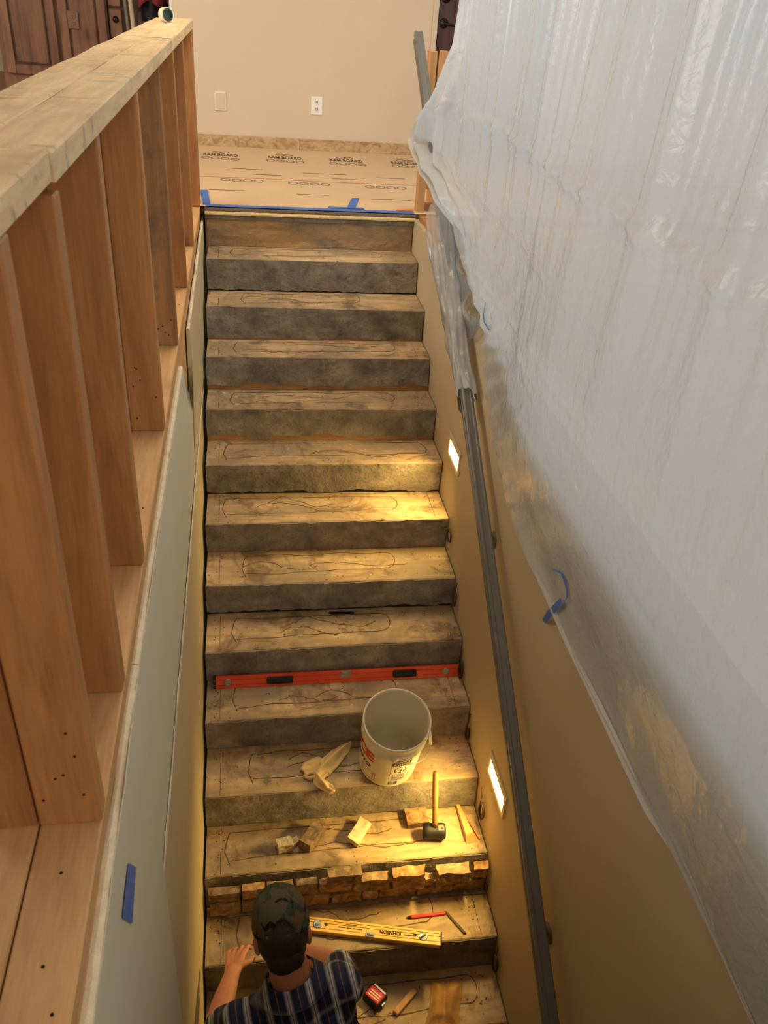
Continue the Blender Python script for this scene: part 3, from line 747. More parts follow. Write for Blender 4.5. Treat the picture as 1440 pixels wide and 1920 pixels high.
outlet(op, -.995, CY - .029, .80, plain('brown_plate', srgb(108, 78, 60), .4), plain('brown_face', srgb(120, 92, 74), .4), M_black, .9)
cb2 = thing('cabinet', (-.63, 2.3, .036), 'narrow dark cabinet of small drawers beside the ribbed hoses', 'cabinet')
obj('carcass', box_bm(-.750, -.44, CY + .02, CY + .55, .036, 1.35), M_cabd, cb2)
for z0 in (.50, .70, .90, 1.10):
    d = obj('drawer', box_bm(-.745, -.655, CY - .002, CY + .0195, z0, z0 + .185, .006), M_cab, cb2)
    d2 = obj('drawer', box_bm(-.545, -.448, CY - .002, CY + .0195, z0, z0 + .185, .006), M_cab, cb2)
    Mk = Matrix.Translation((-.70, CY - .0025, z0 + .12)) @ rot_to((0, -1, 0))
    obj('cup_pull', lathe([(.022, 0), (.022, .006), (.016, .016), (.006, .020), (0, .021)], 16, Mk), M_bronze, d, True)
def hose(name, p0, p1, r, m, label):
    n = 90; pts = [V(p0).lerp(V(p1), t) + V((.02 * math.sin(t * 2.5), .0, 0)) for t in lin(0, 1, n)]
    o = obj(name, tube(pts, [r * (1 if i % 2 else .86) for i in range(n)], 12), m, None, True, V(p1)); return tag(o, label, 'hose')
hose('ribbed_hose', (-.600, CY - .055, 1.3), (-.575, CY - .055, .04), .017, M_hose, 'beige ribbed vacuum hose hanging in front of the small drawers')
hose('ribbed_hose', (-.640, CY - .05, 1.3), (-.615, CY - .05, .04), .012, M_hose2, 'thin grey ribbed hose left of the beige one')
jk = thing('jacket', (-.40, 2.22, .80), 'dark red flannel jacket with black lining hanging beside the small drawers', 'jacket')
def jf(x0, x1, zt, zb, y, seed):
    def f(u, v):
        x = x0 + (x1 - x0) * u; z = zt + (zb(u) - zt) * v
        return V((x, y - .035 * math.sin(math.pi * u) + .022 * math.sin(u * 13 + seed + v * 2) + .015 * nz(u * 4, v * 4, seed), z))
    return f
def cloth_slab(f, nu, nv, th):
    P, F = grid(f, lin(0, 1, nu), lin(0, 1, nv)); n = len(P)
    P2 = [p + V((0, th, 0)) for p in P]; F2 = F + [tuple(i + n for i in q[::-1]) for q in F]
    b = list(range(nu)) + [j * nu + nu - 1 for j in range(1, nv)] + [(nv - 1) * nu + i for i in range(nu - 2, -1, -1)] + [j * nu for j in range(nv - 2, 0, -1)]
    for i in range(len(b)): p, q = b[i], b[(i + 1) % len(b)]; F2.append((q, p, p + n, q + n))
    return P + P2, F2
obj('flannel', cloth_slab(jf(-.52, -.31, 1.35, lambda u: .90 + .07 * u + .03 * math.sin(u * 6), 2.22, 1.), 30, 20, .02), M_redcl, jk, True)
obj('lining', cloth_slab(jf(-.51, -.318, 1.30, lambda u: .80 + .05 * abs(u - .5), 2.255, 4.), 26, 16, .02), M_blkcl, jk, True)

# blank plate and outlet on the far wall
bp_ = thing('blank_cover_plate', (.038, YW, .35), 'beige blank cover plate on the far wall left of the outlet', 'wall plate')
obj('plate', box_bm(-.004, .080, YW - .007, YW - .0005, .288, .418, .002), plain('cream_plate', srgb(238, 226, 204), .4, .02), bp_)
obj('insert', box_bm(.006, .070, YW - .010, YW - .0072, .300, .406, .002), plain('beige_insert', srgb(216, 200, 174), .5, .02), bp_)
op = thing('electrical_outlet', (.755, YW, .36), 'white duplex outlet on the far wall above the tile baseboard', 'outlet')
outlet(op, .756, YW - .0005, .358, M_whitep, plain('outlet_face', srgb(240, 232, 216), .35, .02), M_ink, 1.0)

# ------------------------------------------------------------------ handrail and step lights on the right
hr = thing('handrail', (1.12, -2.0, -.45), 'long grey painted wooden handrail running down the right wall', 'handrail')
def rz(y): return .905 + .6975 * y
sec = [(-.023, 0), (.023, 0), (.023, .044), (.018, .050), (.012, .050), (.009, .047), (-.009, .047), (-.012, .050), (-.018, .050), (-.023, .044), (-.023, .030), (-.020, .027), (-.020, .018), (-.023, .015)]
def railpart(name, y0, y1):
    bm = bmesh.new(); rows = []
    for y in lin(y0, y1, 30): rows.append([bm.verts.new((1.123 + a, y, rz(y) + b * 1.18)) for a, b in sec])
    n = len(sec)
    for a, b in zip(rows[:-1], rows[1:]):
        for i in range(n): bm.faces.new([a[i], b[i], b[(i + 1) % n], a[(i + 1) % n]])
    bm.faces.new(rows[0]); bm.faces.new(rows[-1][::-1])
    return obj(name, bm, M_rail, hr)
railpart('rail', .0, -4.6)
for y in (-1.15, -2.24, -3.42):
    bk = obj('bracket', tube([(W - .002, y, rz(y) - .075), (W - .03, y, rz(y) - .070), (1.128, y, rz(y) - .035), (1.123, y, rz(y) - .002)], [.012, .011, .010, .010], 10), M_rail, hr, True)
    Mb = Matrix.Translation((W - .0005, y, rz(y) - .075)) @ rot_to((-1, 0, 0))
    obj('rosette', lathe([(0, .012), (.014, .012), (.024, .006), (.034, .005), (.036, 0), (0, 0)], 24, Mb), M_rail, bk, True)
    obj('saddle', box_bm(1.103, 1.143, y - .035, y + .035, -.006, .0, .003, M=Matrix.Translation((0, 0, rz(y) - .001)) @ Matrix.Translation((0, y, 0)) @ Matrix.Rotation(math.atan(.6975), 4, 'X') @ Matrix.Translation((0, -y, 0))), M_rail, bk)
def step_light(y0, y1, z0, z1, label, power):
    yc, zc = (y0 + y1) / 2, (z0 + z1) / 2
    t = thing('step_light', (W, yc, zc), label, 'light')
    m_ = .022
    fr = bmesh.new()
    for a in ((y0 - m_, y1 + m_, z1, z1 + m_ * 1.3), (y0 - m_, y1 + m_, z0 - m_, z0), (y0 - m_, y0, z0 + .0002, z1 - .0002), (y1, y1 + m_, z0 + .0002, z1 - .0002)):
        box_bm(W - .009, W - .003, a[0], a[1], a[2], a[3], .0015, fr)
    obj('face_plate', fr, M_hard, t)
    obj('lens', box_bm(W - .0055, W - .0025, y0 + .0005, y1 - .0005, z0 + .0005, z1 - .0005), M_lens, t)
    area('step_lamp', (W - .016, yc, zc), (W - .55, yc + .02, zc - .5), y1 - y0, z1 - z0, power, (1.0, .68, .19), t, math.radians(118))
step_light(-1.605, -1.41, -.772, -.70, 'lit step light below the handrail beside the fifth and sixth treads', 3.7)
step_light(-2.872, -2.665, -1.622, -1.550, 'lit step light below the handrail beside the bucket and mallet', 5.4)

# low voltage wire loops along the right wall
def coil(c, r, turns, label, seed, ry=.8, tail=None):
    rn = random.Random(seed); pts = []
    n = int(turns * 16)
    for i in range(n):
        a = 2 * math.pi * i / 16; q = r * 1.25 * (1 + .12 * nz(i * .23, seed))
        pts.append(V((c[0] - .004 - .012 * i / n, c[1] + q * math.cos(a) * ry, c[2] + q * math.sin(a))))
    if tail: pts += [V(p) for p in tail]
    t = obj('wire_loop', tube(pts, .0026, 6), M_wire, None, True, V(c)); return tag(t, label, 'wire')
coil((W - .004, -1.635, -1.122), .026, 2.2, 'small loop of thin wire on the right wall above the seventh tread', 1, 1.0, [(W - .012, -1.60, -1.10), (W - .01, -1.585, -1.05)])
coil((W - .004, -1.872, -1.335), .030, 2.0, 'thin wire loop on the right wall just below the seventh nosing', 2, .5, [(W - .012, -1.865, -1.28), (W - .01, -1.86, -1.24)])
coil((W - .004, -2.125, -1.555), .036, 3.0, 'tangled wire loops at the right end of the orange level', 3, .6, [(W - .012, -2.10, -1.50), (W - .01, -2.09, -1.46)])
coil((W - .004, -2.36, -1.735), .028, 2.2, 'loose wire on the right wall behind the bucket step', 4, .45, [(W - .012, -2.34, -1.66), (W - .01, -2.345, -1.62)])
coil((W - .004, -2.69, -1.853), .035, 4.0, 'coiled bundle of wire on the right wall below the lower step light', 5, .6, [(W - .012, -2.66, -1.80), (W - .01, -2.63, -1.77)])
coil((W - .004, -2.895, -2.085), .024, 2.0, 'wire hanging on the right wall beside the ledger stones', 6, .4, [(W - .012, -2.88, -2.02), (W - .01, -2.875, -1.98)])
coil((W - .006, -3.14, -2.245), .034, 2.5, 'lowest wire loop on the right wall beside the brown pouch', 7, .6, [(W - .012, -3.13, -2.20), (W - .01, -3.12, -2.16)])

# temporary 2x4 guard posts on the right of the landing
gp = thing('guard_rail', (1.30, .2, .0), 'temporary pine guard posts at the landing, partly behind plastic', 'railing')
obj('post', box_bm(1.206, 1.246, .052, .140, .0365, .872, .002), M_post, gp)
obj('post', box_bm(1.325, 1.365, .30, .388, .0365, .862, .002), M_post, gp)
obj('rail', box_bm(1.2465, 1.3245, .10, .139, .16, .25, .002), M_post, gp)
obj('rail', box_bm(1.2465, 1.3245, .10, .139, .0365, .08, .002), M_stud, gp)
obj('sole_plate', box_bm(1.2065, 1.2955, -.95, -.02, .001, .040, .002), M_stud, gp)

# ------------------------------------------------------------------ plastic dust sheet
ps = thing('plastic_sheet', (W, -2.3, -.5), 'translucent plastic dust sheet hanging in folds over the right side', 'plastic sheet')
YL = [(-.52, -4.30), (-.50, -3.05), (-.492, -2.75), (-.42, -2.41), (-.29, -2.10), (-.15, -1.90), (-.006, -1.80), (.03, -1.72), (.10, -1.50), (.20, -1.22), (.30, -1.10), (.37, -1.02), (.41, -.86), (.45, -.60), (.50, -.44), (.63, -.52), (.72, -.62), (.80, -.68), (.95, -.80), (1.1, -.79), (2.8, -.76)]
AX = [(-.5, 0), (.25, .0), (.34, .07), (.45, .11), (.62, .10), (.75, .06), (.95, .01), (1.1, 0)]
cre = [(.47, .9, .05), (.26, 2.1, .08), (.06, 3.3, .10), (.78, 5.2, .03), (.73, 7.7, .03), (.69, 9.1, .035), (-.16, 4.4, .12)]
def film(u, v):
    z = v; yl = interp(YL, z); y = yl + (-4.95 - yl) * u
    up = sst(-.1, 1.1, z)
    d = abs(y - yl)
    amp = .002 + .017 * up
    yy = y + .10 * (z - 1.0) * sst(-1.0, -4.0, y) * -1   # folds lean a little
    f = 0
    for kx, ph, a in ((17, .3, 1.5), (34, 1.7, 1.1), (61, .9, .32), (97, 2.9, .10)):
        s = math.sin(kx * yy + ph + 2.6 * nz(yy * 2.2, z * .35, kx)); f += a * (s if kx < 30 else s * s * s) * (.25 + 1.1 * max(0, nz(yy * 1.9, z * .45, ph) + .3))
    x = W - .022 + amp * f * .55 - .016 * sst(.5, 0, u * 2)
    x += .018 * nz(y * 1.2, z * 1.4, 5.) * sst(-.2, .6, z)
    # crumpled band and fold creases
    x -= .009 * math.exp(-((z - .70 - .012 * math.sin(y * 2.)) / .035) ** 2) * (1 + 1.2 * nz(y * 16, z * 60))
    for zc, ph, wv in cre:
        zz = zc + wv * math.sin(y * 1.1 + ph) + .012 * nz(y * 6, ph)
        x -= .004 * math.exp(-(abs(z - zz) / .006)) * (.4 + max(0, nz(y * 4, ph) + .4))
    a = interp(AX, z)
    x -= a * math.exp(-(d / .26) ** 2) + a * .28 * math.sin(d * 40 + z * 6) * math.exp(-(d / .3) ** 2)
    # diagonal pull lines toward the tape point at the left
    if z < .55: 
        g = math.exp(-((y + 1.9) / .5) ** 2) * sst(.55, .0, z)
        x += .008 * g * math.sin((y * .8 + z) * 46 + 2 * nz(y * 3, z * 3))
    low = sst(-.1, -.5, z)
    x -= .085 * sst(-.5, -.05, z) * sst(1.3, .25, z) * sst(-1.95, -2.7, y)
    x += .010 * low * math.sin((y - z * 1.6) * 11 + 3 * nz(y * 1.5, z)) * .6 - .006 * low
    if z < .03: x = min(x, W - .0035)
    return V((x, y, z + (.012 * nz(y * 3.) + .006 * nz(y * 11) if z < -.45 else 0)))
zs = lin(-.51, 1.3, 170) + lin(1.33, 2.74, 24)
us = [t ** 1.25 for t in lin(0, 1, 520)]
obj('main_sheet', grid(film, us, zs), M_film, ps, True)
# the loose left end, wrapped around the handrail
def wrap(u, v):
    y = -.93 - .86 * v; a = 2 * math.pi * u - 1.2
    ctr = V((1.123, y, rz(y) + .026 - .07 * (1 - v) ** 1.2))
    rx = .036 + .030 * (1 - v) + .006 * nz(u * 7, v * 9) * 1.5; rzv = .048 + .075 * (1 - v) + .014 * nz(math.cos(a) * 2, math.sin(a) * 2, v * 7)
    fl_ = 1 + .15 * sst(.9, 1.0, v) + .07 * math.sin(a * 5 + v * 12) + .05 * math.sin(a * 11 - v * 20)
    p = ctr + V((math.cos(a) * rx * fl_, 0, math.sin(a) * rzv * fl_)) + V((0, -.03 * sst(.85, 1, v) * math.sin(a * 2), 0))
    p.x = min(p.x, W - .006)
    return p
obj('wrapped_end', grid(wrap, lin(0, 1, 46), lin(0, 1, 60)), M_film2, ps, True)
def link(u, v):
    # gathered strip between the wrap and the tape point on the wall
    a = V((1.150, -1.00 - .50 * v, rz(-1.0 - .50 * v) + .05 - .02 * v)); b = V((W - .012, -1.25 - .50 * v, .30 - .28 * v))
    p = a.lerp(b, u); s = math.sin(math.pi * u)
    p.x += -.012 * s * math.sin(v * 17 + u * 3) - .01 * s; p.z -= .05 * s * (.3 + v)
    p.x = min(p.x, W - .006)
    return p
obj('gathered_fold', grid(link, lin(0, 1, 20), lin(0, 1, 50)), M_film2, ps, True)
def filmx(y, z):
    yl = interp(YL, z); return film(max(0, (y - yl) / (-4.95 - yl)), z).x
def on_film(pts, dy, dz):
    a = [(min(filmx(y, z), filmx(y + dy, z + dz), W - .012) - .005, y, z) for y, z in pts]
    return a, [(x, y + dy, z + dz) for x, y, z in a]
A_, B_ = on_film([(-1.775, .100), (-1.785, .055), (-1.83, .040), (-1.87, .020)], -.008, .006)
tape('tape_strip', A_, B_, 'thin blue tape strip gathering the plastic near the handrail')
tape('tape_strip', [(W - .010, -2.865, -.630), (W - .034, -2.94, -.53), (W - .056, -3.055, -.385)], [(W - .010, -2.895, -.625), (W - .034, -2.972, -.532), (W - .056, -3.078, -.395)], 'straight blue tape strip below the hem of the plastic sheet')
A_, B_ = on_film([(-2.955, -.352), (-2.985, -.330), (-3.015, -.312), (-3.048, -.297), (-3.075, -.302), (-3.093, -.325), (-3.095, -.350), (-3.083, -.372)], .010, -.012)
tape('tape_strip', A_, B_, 'curled blue tape strip on the lower part of the plastic sheet')

# ------------------------------------------------------------------ things on the steps
def T(k): return -k * RISE
# orange level on tread nine
lv = thing('spirit_level', (.6, -2.10, T(9)), 'long orange spirit level leaning against the riser, spanning the stairs', 'level')
th = math.radians(24)
ML = Matrix.Translation((0, -2.112, T(9) + .0008)) @ Matrix.Rotation(-th, 4, 'X')
bm = box_bm(.022, 1.170, 0, .020, 0, .058, .002, M=ML); obj('body', bm, M_orange, lv)
for z in (.016, .040): obj('groove_rib', box_bm(.024, 1.168, -.0016, -.0002, z, z + .002, M=ML), plain('orange_edge', srgb(200, 58, 26), .4), lv)
for x0, x1 in ((.262, .382), (.85, .962)):
    hh = obj('hand_hole', box_bm(x0, x1, -.0035, -.0002, .012, .046, .005, M=ML, seg=2), M_black, lv)
    obj('grip_rim', box_bm(x0 + .012, x1 - .012, -.0048, -.0036, .022, .036, .002, M=ML), M_ink, hh)
for x in (.085, 1.105):
    Mv = ML @ Matrix.Translation((x, -.0002, .029)) @ rot_to((0, -1, 0))
    e = obj('vial_ring', lathe([(0, .003), (.013, .003), (.016, .0035), (.018, 0), (0, 0)], 20, Mv), M_alu, lv, True)
    obj('vial', tube([ML @ V((x - .011, -.004, .029)), ML @ V((x + .011, -.004, .029))], .004, 8), M_vial, e, True)
e = obj('centre_window', box_bm(.600, .650, -.003, -.0002, .026, .0582, .002, M=ML), M_alu, lv)
obj('vial', tube([ML @ V((.606, -.004, .048)), ML @ V((.644, -.004, .048))], .006, 8), M_vial, e, True)
for x in (.022, 1.1605): obj('end_cap', box_bm(x - .002, x + .0115, -.001, .021, -.0006, .0588, .002, M=ML), M_black if x < .5 else M_orange, lv)

# bucket on tread ten, tipped toward the viewer
tilt = math.radians(17)
BC = V((.780, -2.462, T(10) + .0385))
MB_ = Matrix.Translation(BC) @ Matrix.Rotation(tilt, 4, 'X') @ Matrix.Diagonal((.965, .965, 1.06, 1))
bk = thing('bucket', (.78, -2.5, T(10)), 'white plastic bucket with red and black printing, tipped on a step', 'bucket')
def br(h): return .130 + .012 * h / .37
prof = [(0, .004), (.120, .0), (br(0), .006)] + [(br(h), h) for h in lin(.01, .27, 12)] + [(br(.28) + .006, .281), (br(.29) + .006, .288), (br(.3), .290), (br(.3), .306), (br(.31) + .006, .308), (br(.32) + .006, .316), (br(.33) + .001, .318), (br(.34) + .001, .348), (br(.36) + .005, .352), (br(.37) + .005, .366), (br(.37) + .001, .370), (br(.37) - .003, .367)] + [(br(h) - .003, h) for h in lin(.35, .012, 8)] + [(0, .010)]
obj('pail', lathe(prof, 56, MB_), M_white, bk, True)
def bs(ang, h, off=.0007):   # point on the wall; ang from the viewer side (-y) toward +x
    r = br(h) + off; return MB_ @ V((r * math.sin(ang), -r * math.cos(ang), h))
def on_b(a0, h0, sk=0.0):
    return lambda u, v: bs(a0 + u / .136, h0 + v + sk * u)
text_mesh('ACE', .094, on_b(math.radians(-82), .215), M_red, 'red_lettering', bk, bold=.005)
text_mesh('AUTO', .040, on_b(math.radians(-72), .135), M_ink, 'black_lettering', bk, bold=.0025)
def bquad(bm, a0, a1, h0, h1, off=.0006, n=8):
    vs = [[bm.verts.new(bs(a, h, off)) for a in lin(a0, a1, n)] for h in lin(h0, h1, 3)]
    for j in range(2):
        for i in range(n - 1): bm.faces.new([vs[j][i], vs[j][i + 1], vs[j + 1][i + 1], vs[j + 1][i]])
def bframe(bm, a0, a1, h0, h1, t=.0018):
    ta = t / .136
    bquad(bm, a0, a1, h1 - t, h1); bquad(bm, a0, a1, h0, h0 + t); bquad(bm, a0, a0 + ta, h0 + t, h1 - t, n=2); bquad(bm, a1 - ta, a1, h0 + t, h1 - t, n=2)
a0, a1 = -.16, .48
wlab = bmesh.new(); bquad(wlab, a0, a1, .218, .268); bframe(wlab, a0, a1, .072, .2222, .0014)
am = (a0 + a1) / 2
fnb = lambda u, v: bs(am + u / .136, .175 + v)
ring(wlab, 0, 0, .027, .030, .004, fnb, 28)
for s in lin(-1, 1, 1 + 1):
    pass
def bline(bm, p, q, t, fn):
    p = V(p); q = V(q); d = (q - p).normalized(); n = V((-d.y, d.x)) * t / 2
    bm.faces.new([bm.verts.new(fn(*(p + n))), bm.verts.new(fn(*(q + n))), bm.verts.new(fn(*(q - n))), bm.verts.new(fn(*(p - n)))])
bline(wlab, (-.020, .020), (.020, -.020), .005, fnb); bline(wlab, (.0, -.026), (.004, .004), .005, fnb); bline(wlab, (-.016, -.004), (.0, .006), .003, fnb)
bline(wlab, (-.018, -.022), (.004, -.024), .006, fnb)
lab = obj('warning_label', wlab, M_ink, bk)
text_mesh('WARNING', .0195, lambda u, v: bs(am + u / .136, .255 + v, .0013), M_white, 'label_text', lab, bold=.0006)
text_mesh('& AVISO', .0195, lambda u, v: bs(am + u / .136, .233 + v, .0013), M_white, 'label_text', lab, bold=.0006)
bm = bmesh.new(); rn = random.Random(5)
for i, h in enumerate((.134, .125, .116, .107, .098, .089, .080)):
    x = -.030
    while x < .028:
        L_ = rn.uniform(.004, .010); bline(bm, (x, h - .175), (min(x + L_, .030), h - .175), .0038 if i % 3 else .0045, fnb); x += L_ + .002
obj('fine_print', bm, M_inkg if False else M_ink, lab)
bm = bmesh.new(); bframe(bm, a0 + .03, a0 + .33, .030, .064, .002); x = a0 + .045
while x < a0 + .31:
    t = rn.choice((.006, .010, .016)); bquad(bm, x, x + t, .034, .060, n=2); x += t + rn.choice((.007, .012))
obj('barcode', bm, M_ink, bk)
bm = bmesh.new(); bframe(bm, -1.25, -.62, .030, .100, .0022); obj('printed_frame', bm, M_ink, bk)
bm = bmesh.new(); f2_ = lambda u, v: bs(-.92 + u / .136, .065 + v)
for h in (.02, .008, -.004, -.016): bline(bm, (-.036, h), (.030, h), .005, f2_)
obj('fine_print', bm, M_ink, bk)
bm = bmesh.new(); f3_ = lambda u, v: bs(1.25 + u / .136, .16 + v)
for h in (.06, .03, .0, -.03): bline(bm, (-.02, h), (.03, h), .010, f3_)
obj('fine_print', bm, M_ink, bk)
pts = []
ea = math.radians(-8)
for t in lin(0, 1, 40):
    a = ea + math.pi * t; s = math.sin(math.pi * t)
    pts.append(MB_ @ V(((br(.3) + .010 + .018 * s) * math.sin(a), -(br(.3) + .010 + .018 * s) * math.cos(a), .295 - .085 * s)))
bail = obj('bail', tube(pts, .0021, 8), M_alu, bk, True)
obj('grip', tube(pts[18:25], .0075, 10), M_white, bail, True)
for a in (ea, ea + math.pi):
    d = V((math.sin(a), -math.cos(a), 0)); Me = MB_ @ Matrix.Translation(d * (br(.3) + .003) + V((0, 0, .297))) @ rot_to(d)
    obj('ear', lathe([(.016, 0), (.015, .007), (.007, .010), (0, .011)], 16, Me), M_white, bk, True)

# canvas rag left of the bucket (leaf shaped folds of one cloth)
def rag_leaf(path, wid, seed, hgt, fold):
    P = [V(p) for p in path]
    def f(u, v):
        t = u * (len(P) - 1); i = min(int(t), len(P) - 2); c = P[i].lerp(P[i + 1], t - i); d = (P[i + 1] - P[i]).normalized()
        n = V((-d.y, d.x)); w_ = interp(wid, u) * (v - .5) * 2
        z = hgt * (1 - (2 * v - 1) ** 2) * (.5 + .5 * math.sin(math.pi * min(1, u * 1.2 + .1))) + .007 * math.sin(v * fold + u * 3 + seed) + .004 * nz(u * 6, v * 6, seed)
        return V((c.x + n.x * w_ + .006 * nz(u * 5, v * 3, seed), c.y + n.y * w_ + .006 * nz(u * 4, v * 5, seed + 3), T(10) + .006 + max(0, z)))
    return f
rg = thing('canvas_glove', (.50, -2.47, T(10)), 'crumpled cream work glove lying on the step left of the bucket', 'glove')
def slab_down(f, nu, nv, th):
    P, F = grid(f, lin(0, 1, nu), lin(0, 1, nv)); n = len(P)
    P2 = [V((p.x, p.y, max(T(10) + .0012, p.z - th))) for p in P]; F2 = F + [tuple(i + n for i in q[::-1]) for q in F]
    b = list(range(nu)) + [j * nu + nu - 1 for j in range(1, nv)] + [(nv - 1) * nu + i for i in range(nu - 2, -1, -1)] + [j * nu for j in range(nv - 2, 0, -1)]
    for i in range(len(b)): p, q = b[i], b[(i + 1) % len(b)]; F2.append((q, p, p + n, q + n))
    return P + P2, F2
obj('palm', slab_down(rag_leaf([(.632, -2.335), (.585, -2.375), (.535, -2.425), (.49, -2.475), (.470, -2.51)], [(0, .004), (.15, .026), (.5, .040), (.8, .038), (1, .022)], 1., .035, 11), 40, 22, .012), M_cloth, rg, True)
obj('cuff', slab_down(rag_leaf([(.408, -2.475), (.44, -2.45), (.48, -2.43), (.53, -2.42)], [(0, .022), (.3, .042), (.7, .040), (1, .012)], 2., .024, 7), 30, 18, .010), M_cloth, rg, True)
obj('thumb', slab_down(rag_leaf([(.46, -2.49), (.475, -2.53), (.505, -2.565), (.535, -2.588)], [(0, .020), (.4, .024), (.8, .020), (1, .008)], 3., .030, 9), 26, 16, .012), M_cloth, rg, True)
obj('rolled_hem', tube([(.410, -2.495, T(10) + .008), (.432, -2.512, T(10) + .012), (.458, -2.508, T(10) + .014), (.475, -2.497, T(10) + .016)], [.006, .009, .009, .005], 8), M_cloth, rg, True)

# rubber mallet standing on its head on tread eleven
ml = thing('rubber_mallet', (.957, -2.715, T(11)), 'rubber mallet with black head standing upright on its head', 'mallet')
hc = V((.962, -2.715, T(11) + .0375)); dx = V((1, -.12, 0)).normalized()
Mm = Matrix.Translation(hc) @ rot_to(dx)
obj('head', lathe([(0, -.048), (.029, -.048), (.034, -.044), (.036, -.030), (.034, -.012), (.034, .012), (.036, .030), (.034, .044), (.029, .048), (0, .048)], 28, Mm), M_black, ml, True)
obj('label_patch', box_bm(-.0, .026, -.012, .012, .0352, .0362, M=Matrix.Translation(hc) @ V((0, -.3, 1)).normalized().to_track_quat('Z', 'Y').to_matrix().to_4x4() @ Matrix.Translation((.012, 0, 0))), M_inkg, ml)
hb = hc + V((0, .0, .030)); ht = V((.951, -2.645, T(11) + .335))
obj('handle', tube([hb.lerp(ht, t) for t in (0, .1, .3, .55, .75, .9, .985, 1)], [.0105, .0115, .012, .0125, .0130, .0125, .0125, .010], 14), M_handle, ml, True)

# loose stones and scraps on tread eleven
def stone(name, c, size, rot, seed, m, label, rough=.16, cat='stone', tilt=(0, 0), cuts=3, group=None):
    bm = rock(V(c), size, rot, seed, rough, cuts, tilt)
    zm = min(v.co.z for v in bm.verts); k = round(-(c[2]) / RISE)
    for v in bm.verts: v.co.z -= zm - (T(11) + .0006)
    return tag(obj(name, bm, m, None, False, V((c[0], c[1], T(11)))), label, cat, group)
stone('loose_stone', (.318, -2.712, T(11) + .03), (.062, .045, .044), .15, 21, M_pale, 'small pale stone chunk, leftmost on the step with the mallet')
stone('loose_stone', (.362, -2.690, T(11) + .015), (.036, .032, .018), .5, 22, M_pale, 'tiny pale stone chip between the small chunk and the tan stone')
stone('loose_stone', (.440, -2.680, T(11) + .03), (.052, .135, .050), -.62, 23, M_stone, 'long tan stone with a dark hole lying slantwise on the step')
stone('loose_stone', (.640, -2.675, T(11) + .02), (.058, .120, .026), -.62, 24, M_pale, 'flat cream stone slab lying alone in the middle of the step', .12, 'stone', (.0, .25))
stone('loose_stone', (.902, -2.625, T(11) + .02), (.098, .080, .030), .05, 25, M_orst, 'flat ochre stone lying just behind the mallet', .12)
wd_ = thing('wood_offcut', (1.12, -2.67, T(11)), 'wedge shaped wooden offcut lying by the right wall beside the mallet', 'wood scrap')
bm = bmesh.new()
A = [V((1.094, -2.568, 0)), V((1.108, -2.568, 0)), V((1.150, -2.762, 0)), V((1.098, -2.766, 0))]
lo = [bm.verts.new(p + V((0, 0, T(11) + .0008))) for p in A]
hi = [bm.verts.new(p + V((0, 0, T(11) + h))) for p, h in zip([A[0], A[1], V((1.132, -2.735, 0)), V((1.098, -2.738, 0))], (.018, .018, .036, .036))]
bm.faces.new(lo[::-1]); bm.faces.new(hi)
for i in range(4): bm.faces.new([lo[i], lo[(i + 1) % 4], hi[(i + 1) % 4], hi[i]])
obj('block', bm, M_shim, wd_)
bm = bmesh.new()
q = [V((1.1125, -2.60, T(11) + .0015)), V((1.158, -2.755, T(11) + .0015)), V((1.164, -2.750, T(11) + .0015)), V((1.118, -2.60, T(11) + .0015))]
a_ = [bm.verts.new(p) for p in q]; b_ = [bm.verts.new(p + V((0, 0, .012))) for p in q]
bm.faces.new(a_[::-1]); bm.faces.new(b_)
for i in range(4): bm.faces.new([a_[i], a_[(i + 1) % 4], b_[(i + 1) % 4], b_[i]])
obj('split_strip', bm, M_stud, wd_)
# black shim on tread eight
tag(obj('plastic_shim', prism([(.566, -1.822), (.575, -1.815), (.688, -1.821), (.690, -1.834), (.580, -1.831)], 'z', T(8) + .0006, T(8) + .006), M_black, None, False, V((.62, -1.825, T(8)))), 'thin black shim lying at the back of a tread in mid stairs', 'shim')
# flat pale chip
# yellow level on tread twelve
yl_ = thing('spirit_level', (.66, -3.0, T(12)), 'short yellow spirit level lying flat beside the kneeling man', 'level')
ang = math.atan2(-3.080 - (-2.948), .936 - .36)
MY = Matrix.Translation((.36, -2.948, T(12) + .0008)) @ Matrix.Rotation(ang, 4, 'Z')
LY = .592
obj('body', box_bm(0, LY, -.030, .030, 0, .022, .002, M=MY), M_yellow, yl_)
for v_ in (.018, .006, -.016): obj('groove_rib', box_bm(.002, LY - .002, v_, v_ + .0016, .0222, .0228, M=MY), M_glue, yl_)
for x in (.085, .52):
    Mv = MY @ Matrix.Translation((x, .0, .0222))
    e = obj('vial_ring', lathe([(.0, .003), (.013, .003), (.017, .0045), (.019, 0), (0, 0)], 20, Mv), M_alu, yl_, True)
    obj('vial', tube([MY @ V((x - .009, -.009, .027)), MY @ V((x + .009, .009, .027))], .0045, 8), M_vial, e, True)
    xx = x + (.034 if x < .3 else -.034)
    obj('hang_hole', lathe([(0, .0012), (.006, .0012), (.007, 0), (0, 0)], 12, MY @ Matrix.Translation((xx, .002, .0222))), M_black, yl_)
e = obj('centre_window', box_bm(.285, .321, -.031, -.008, .0222, .0255, .002, M=MY), M_alu, yl_)
obj('vial', tube([MY @ V((.290, -.02, .027)), MY @ V((.316, -.02, .027))], .005, 8), M_vial, e, True)
text_mesh('JOHNSON', .019, lambda u, v: MY @ V((.385 - u, -.001 - v, .0231)), M_ink, 'lettering', yl_, bold=.0008)
bm = bmesh.new(); fy = lambda u, v: MY @ V((u, v, .0231))
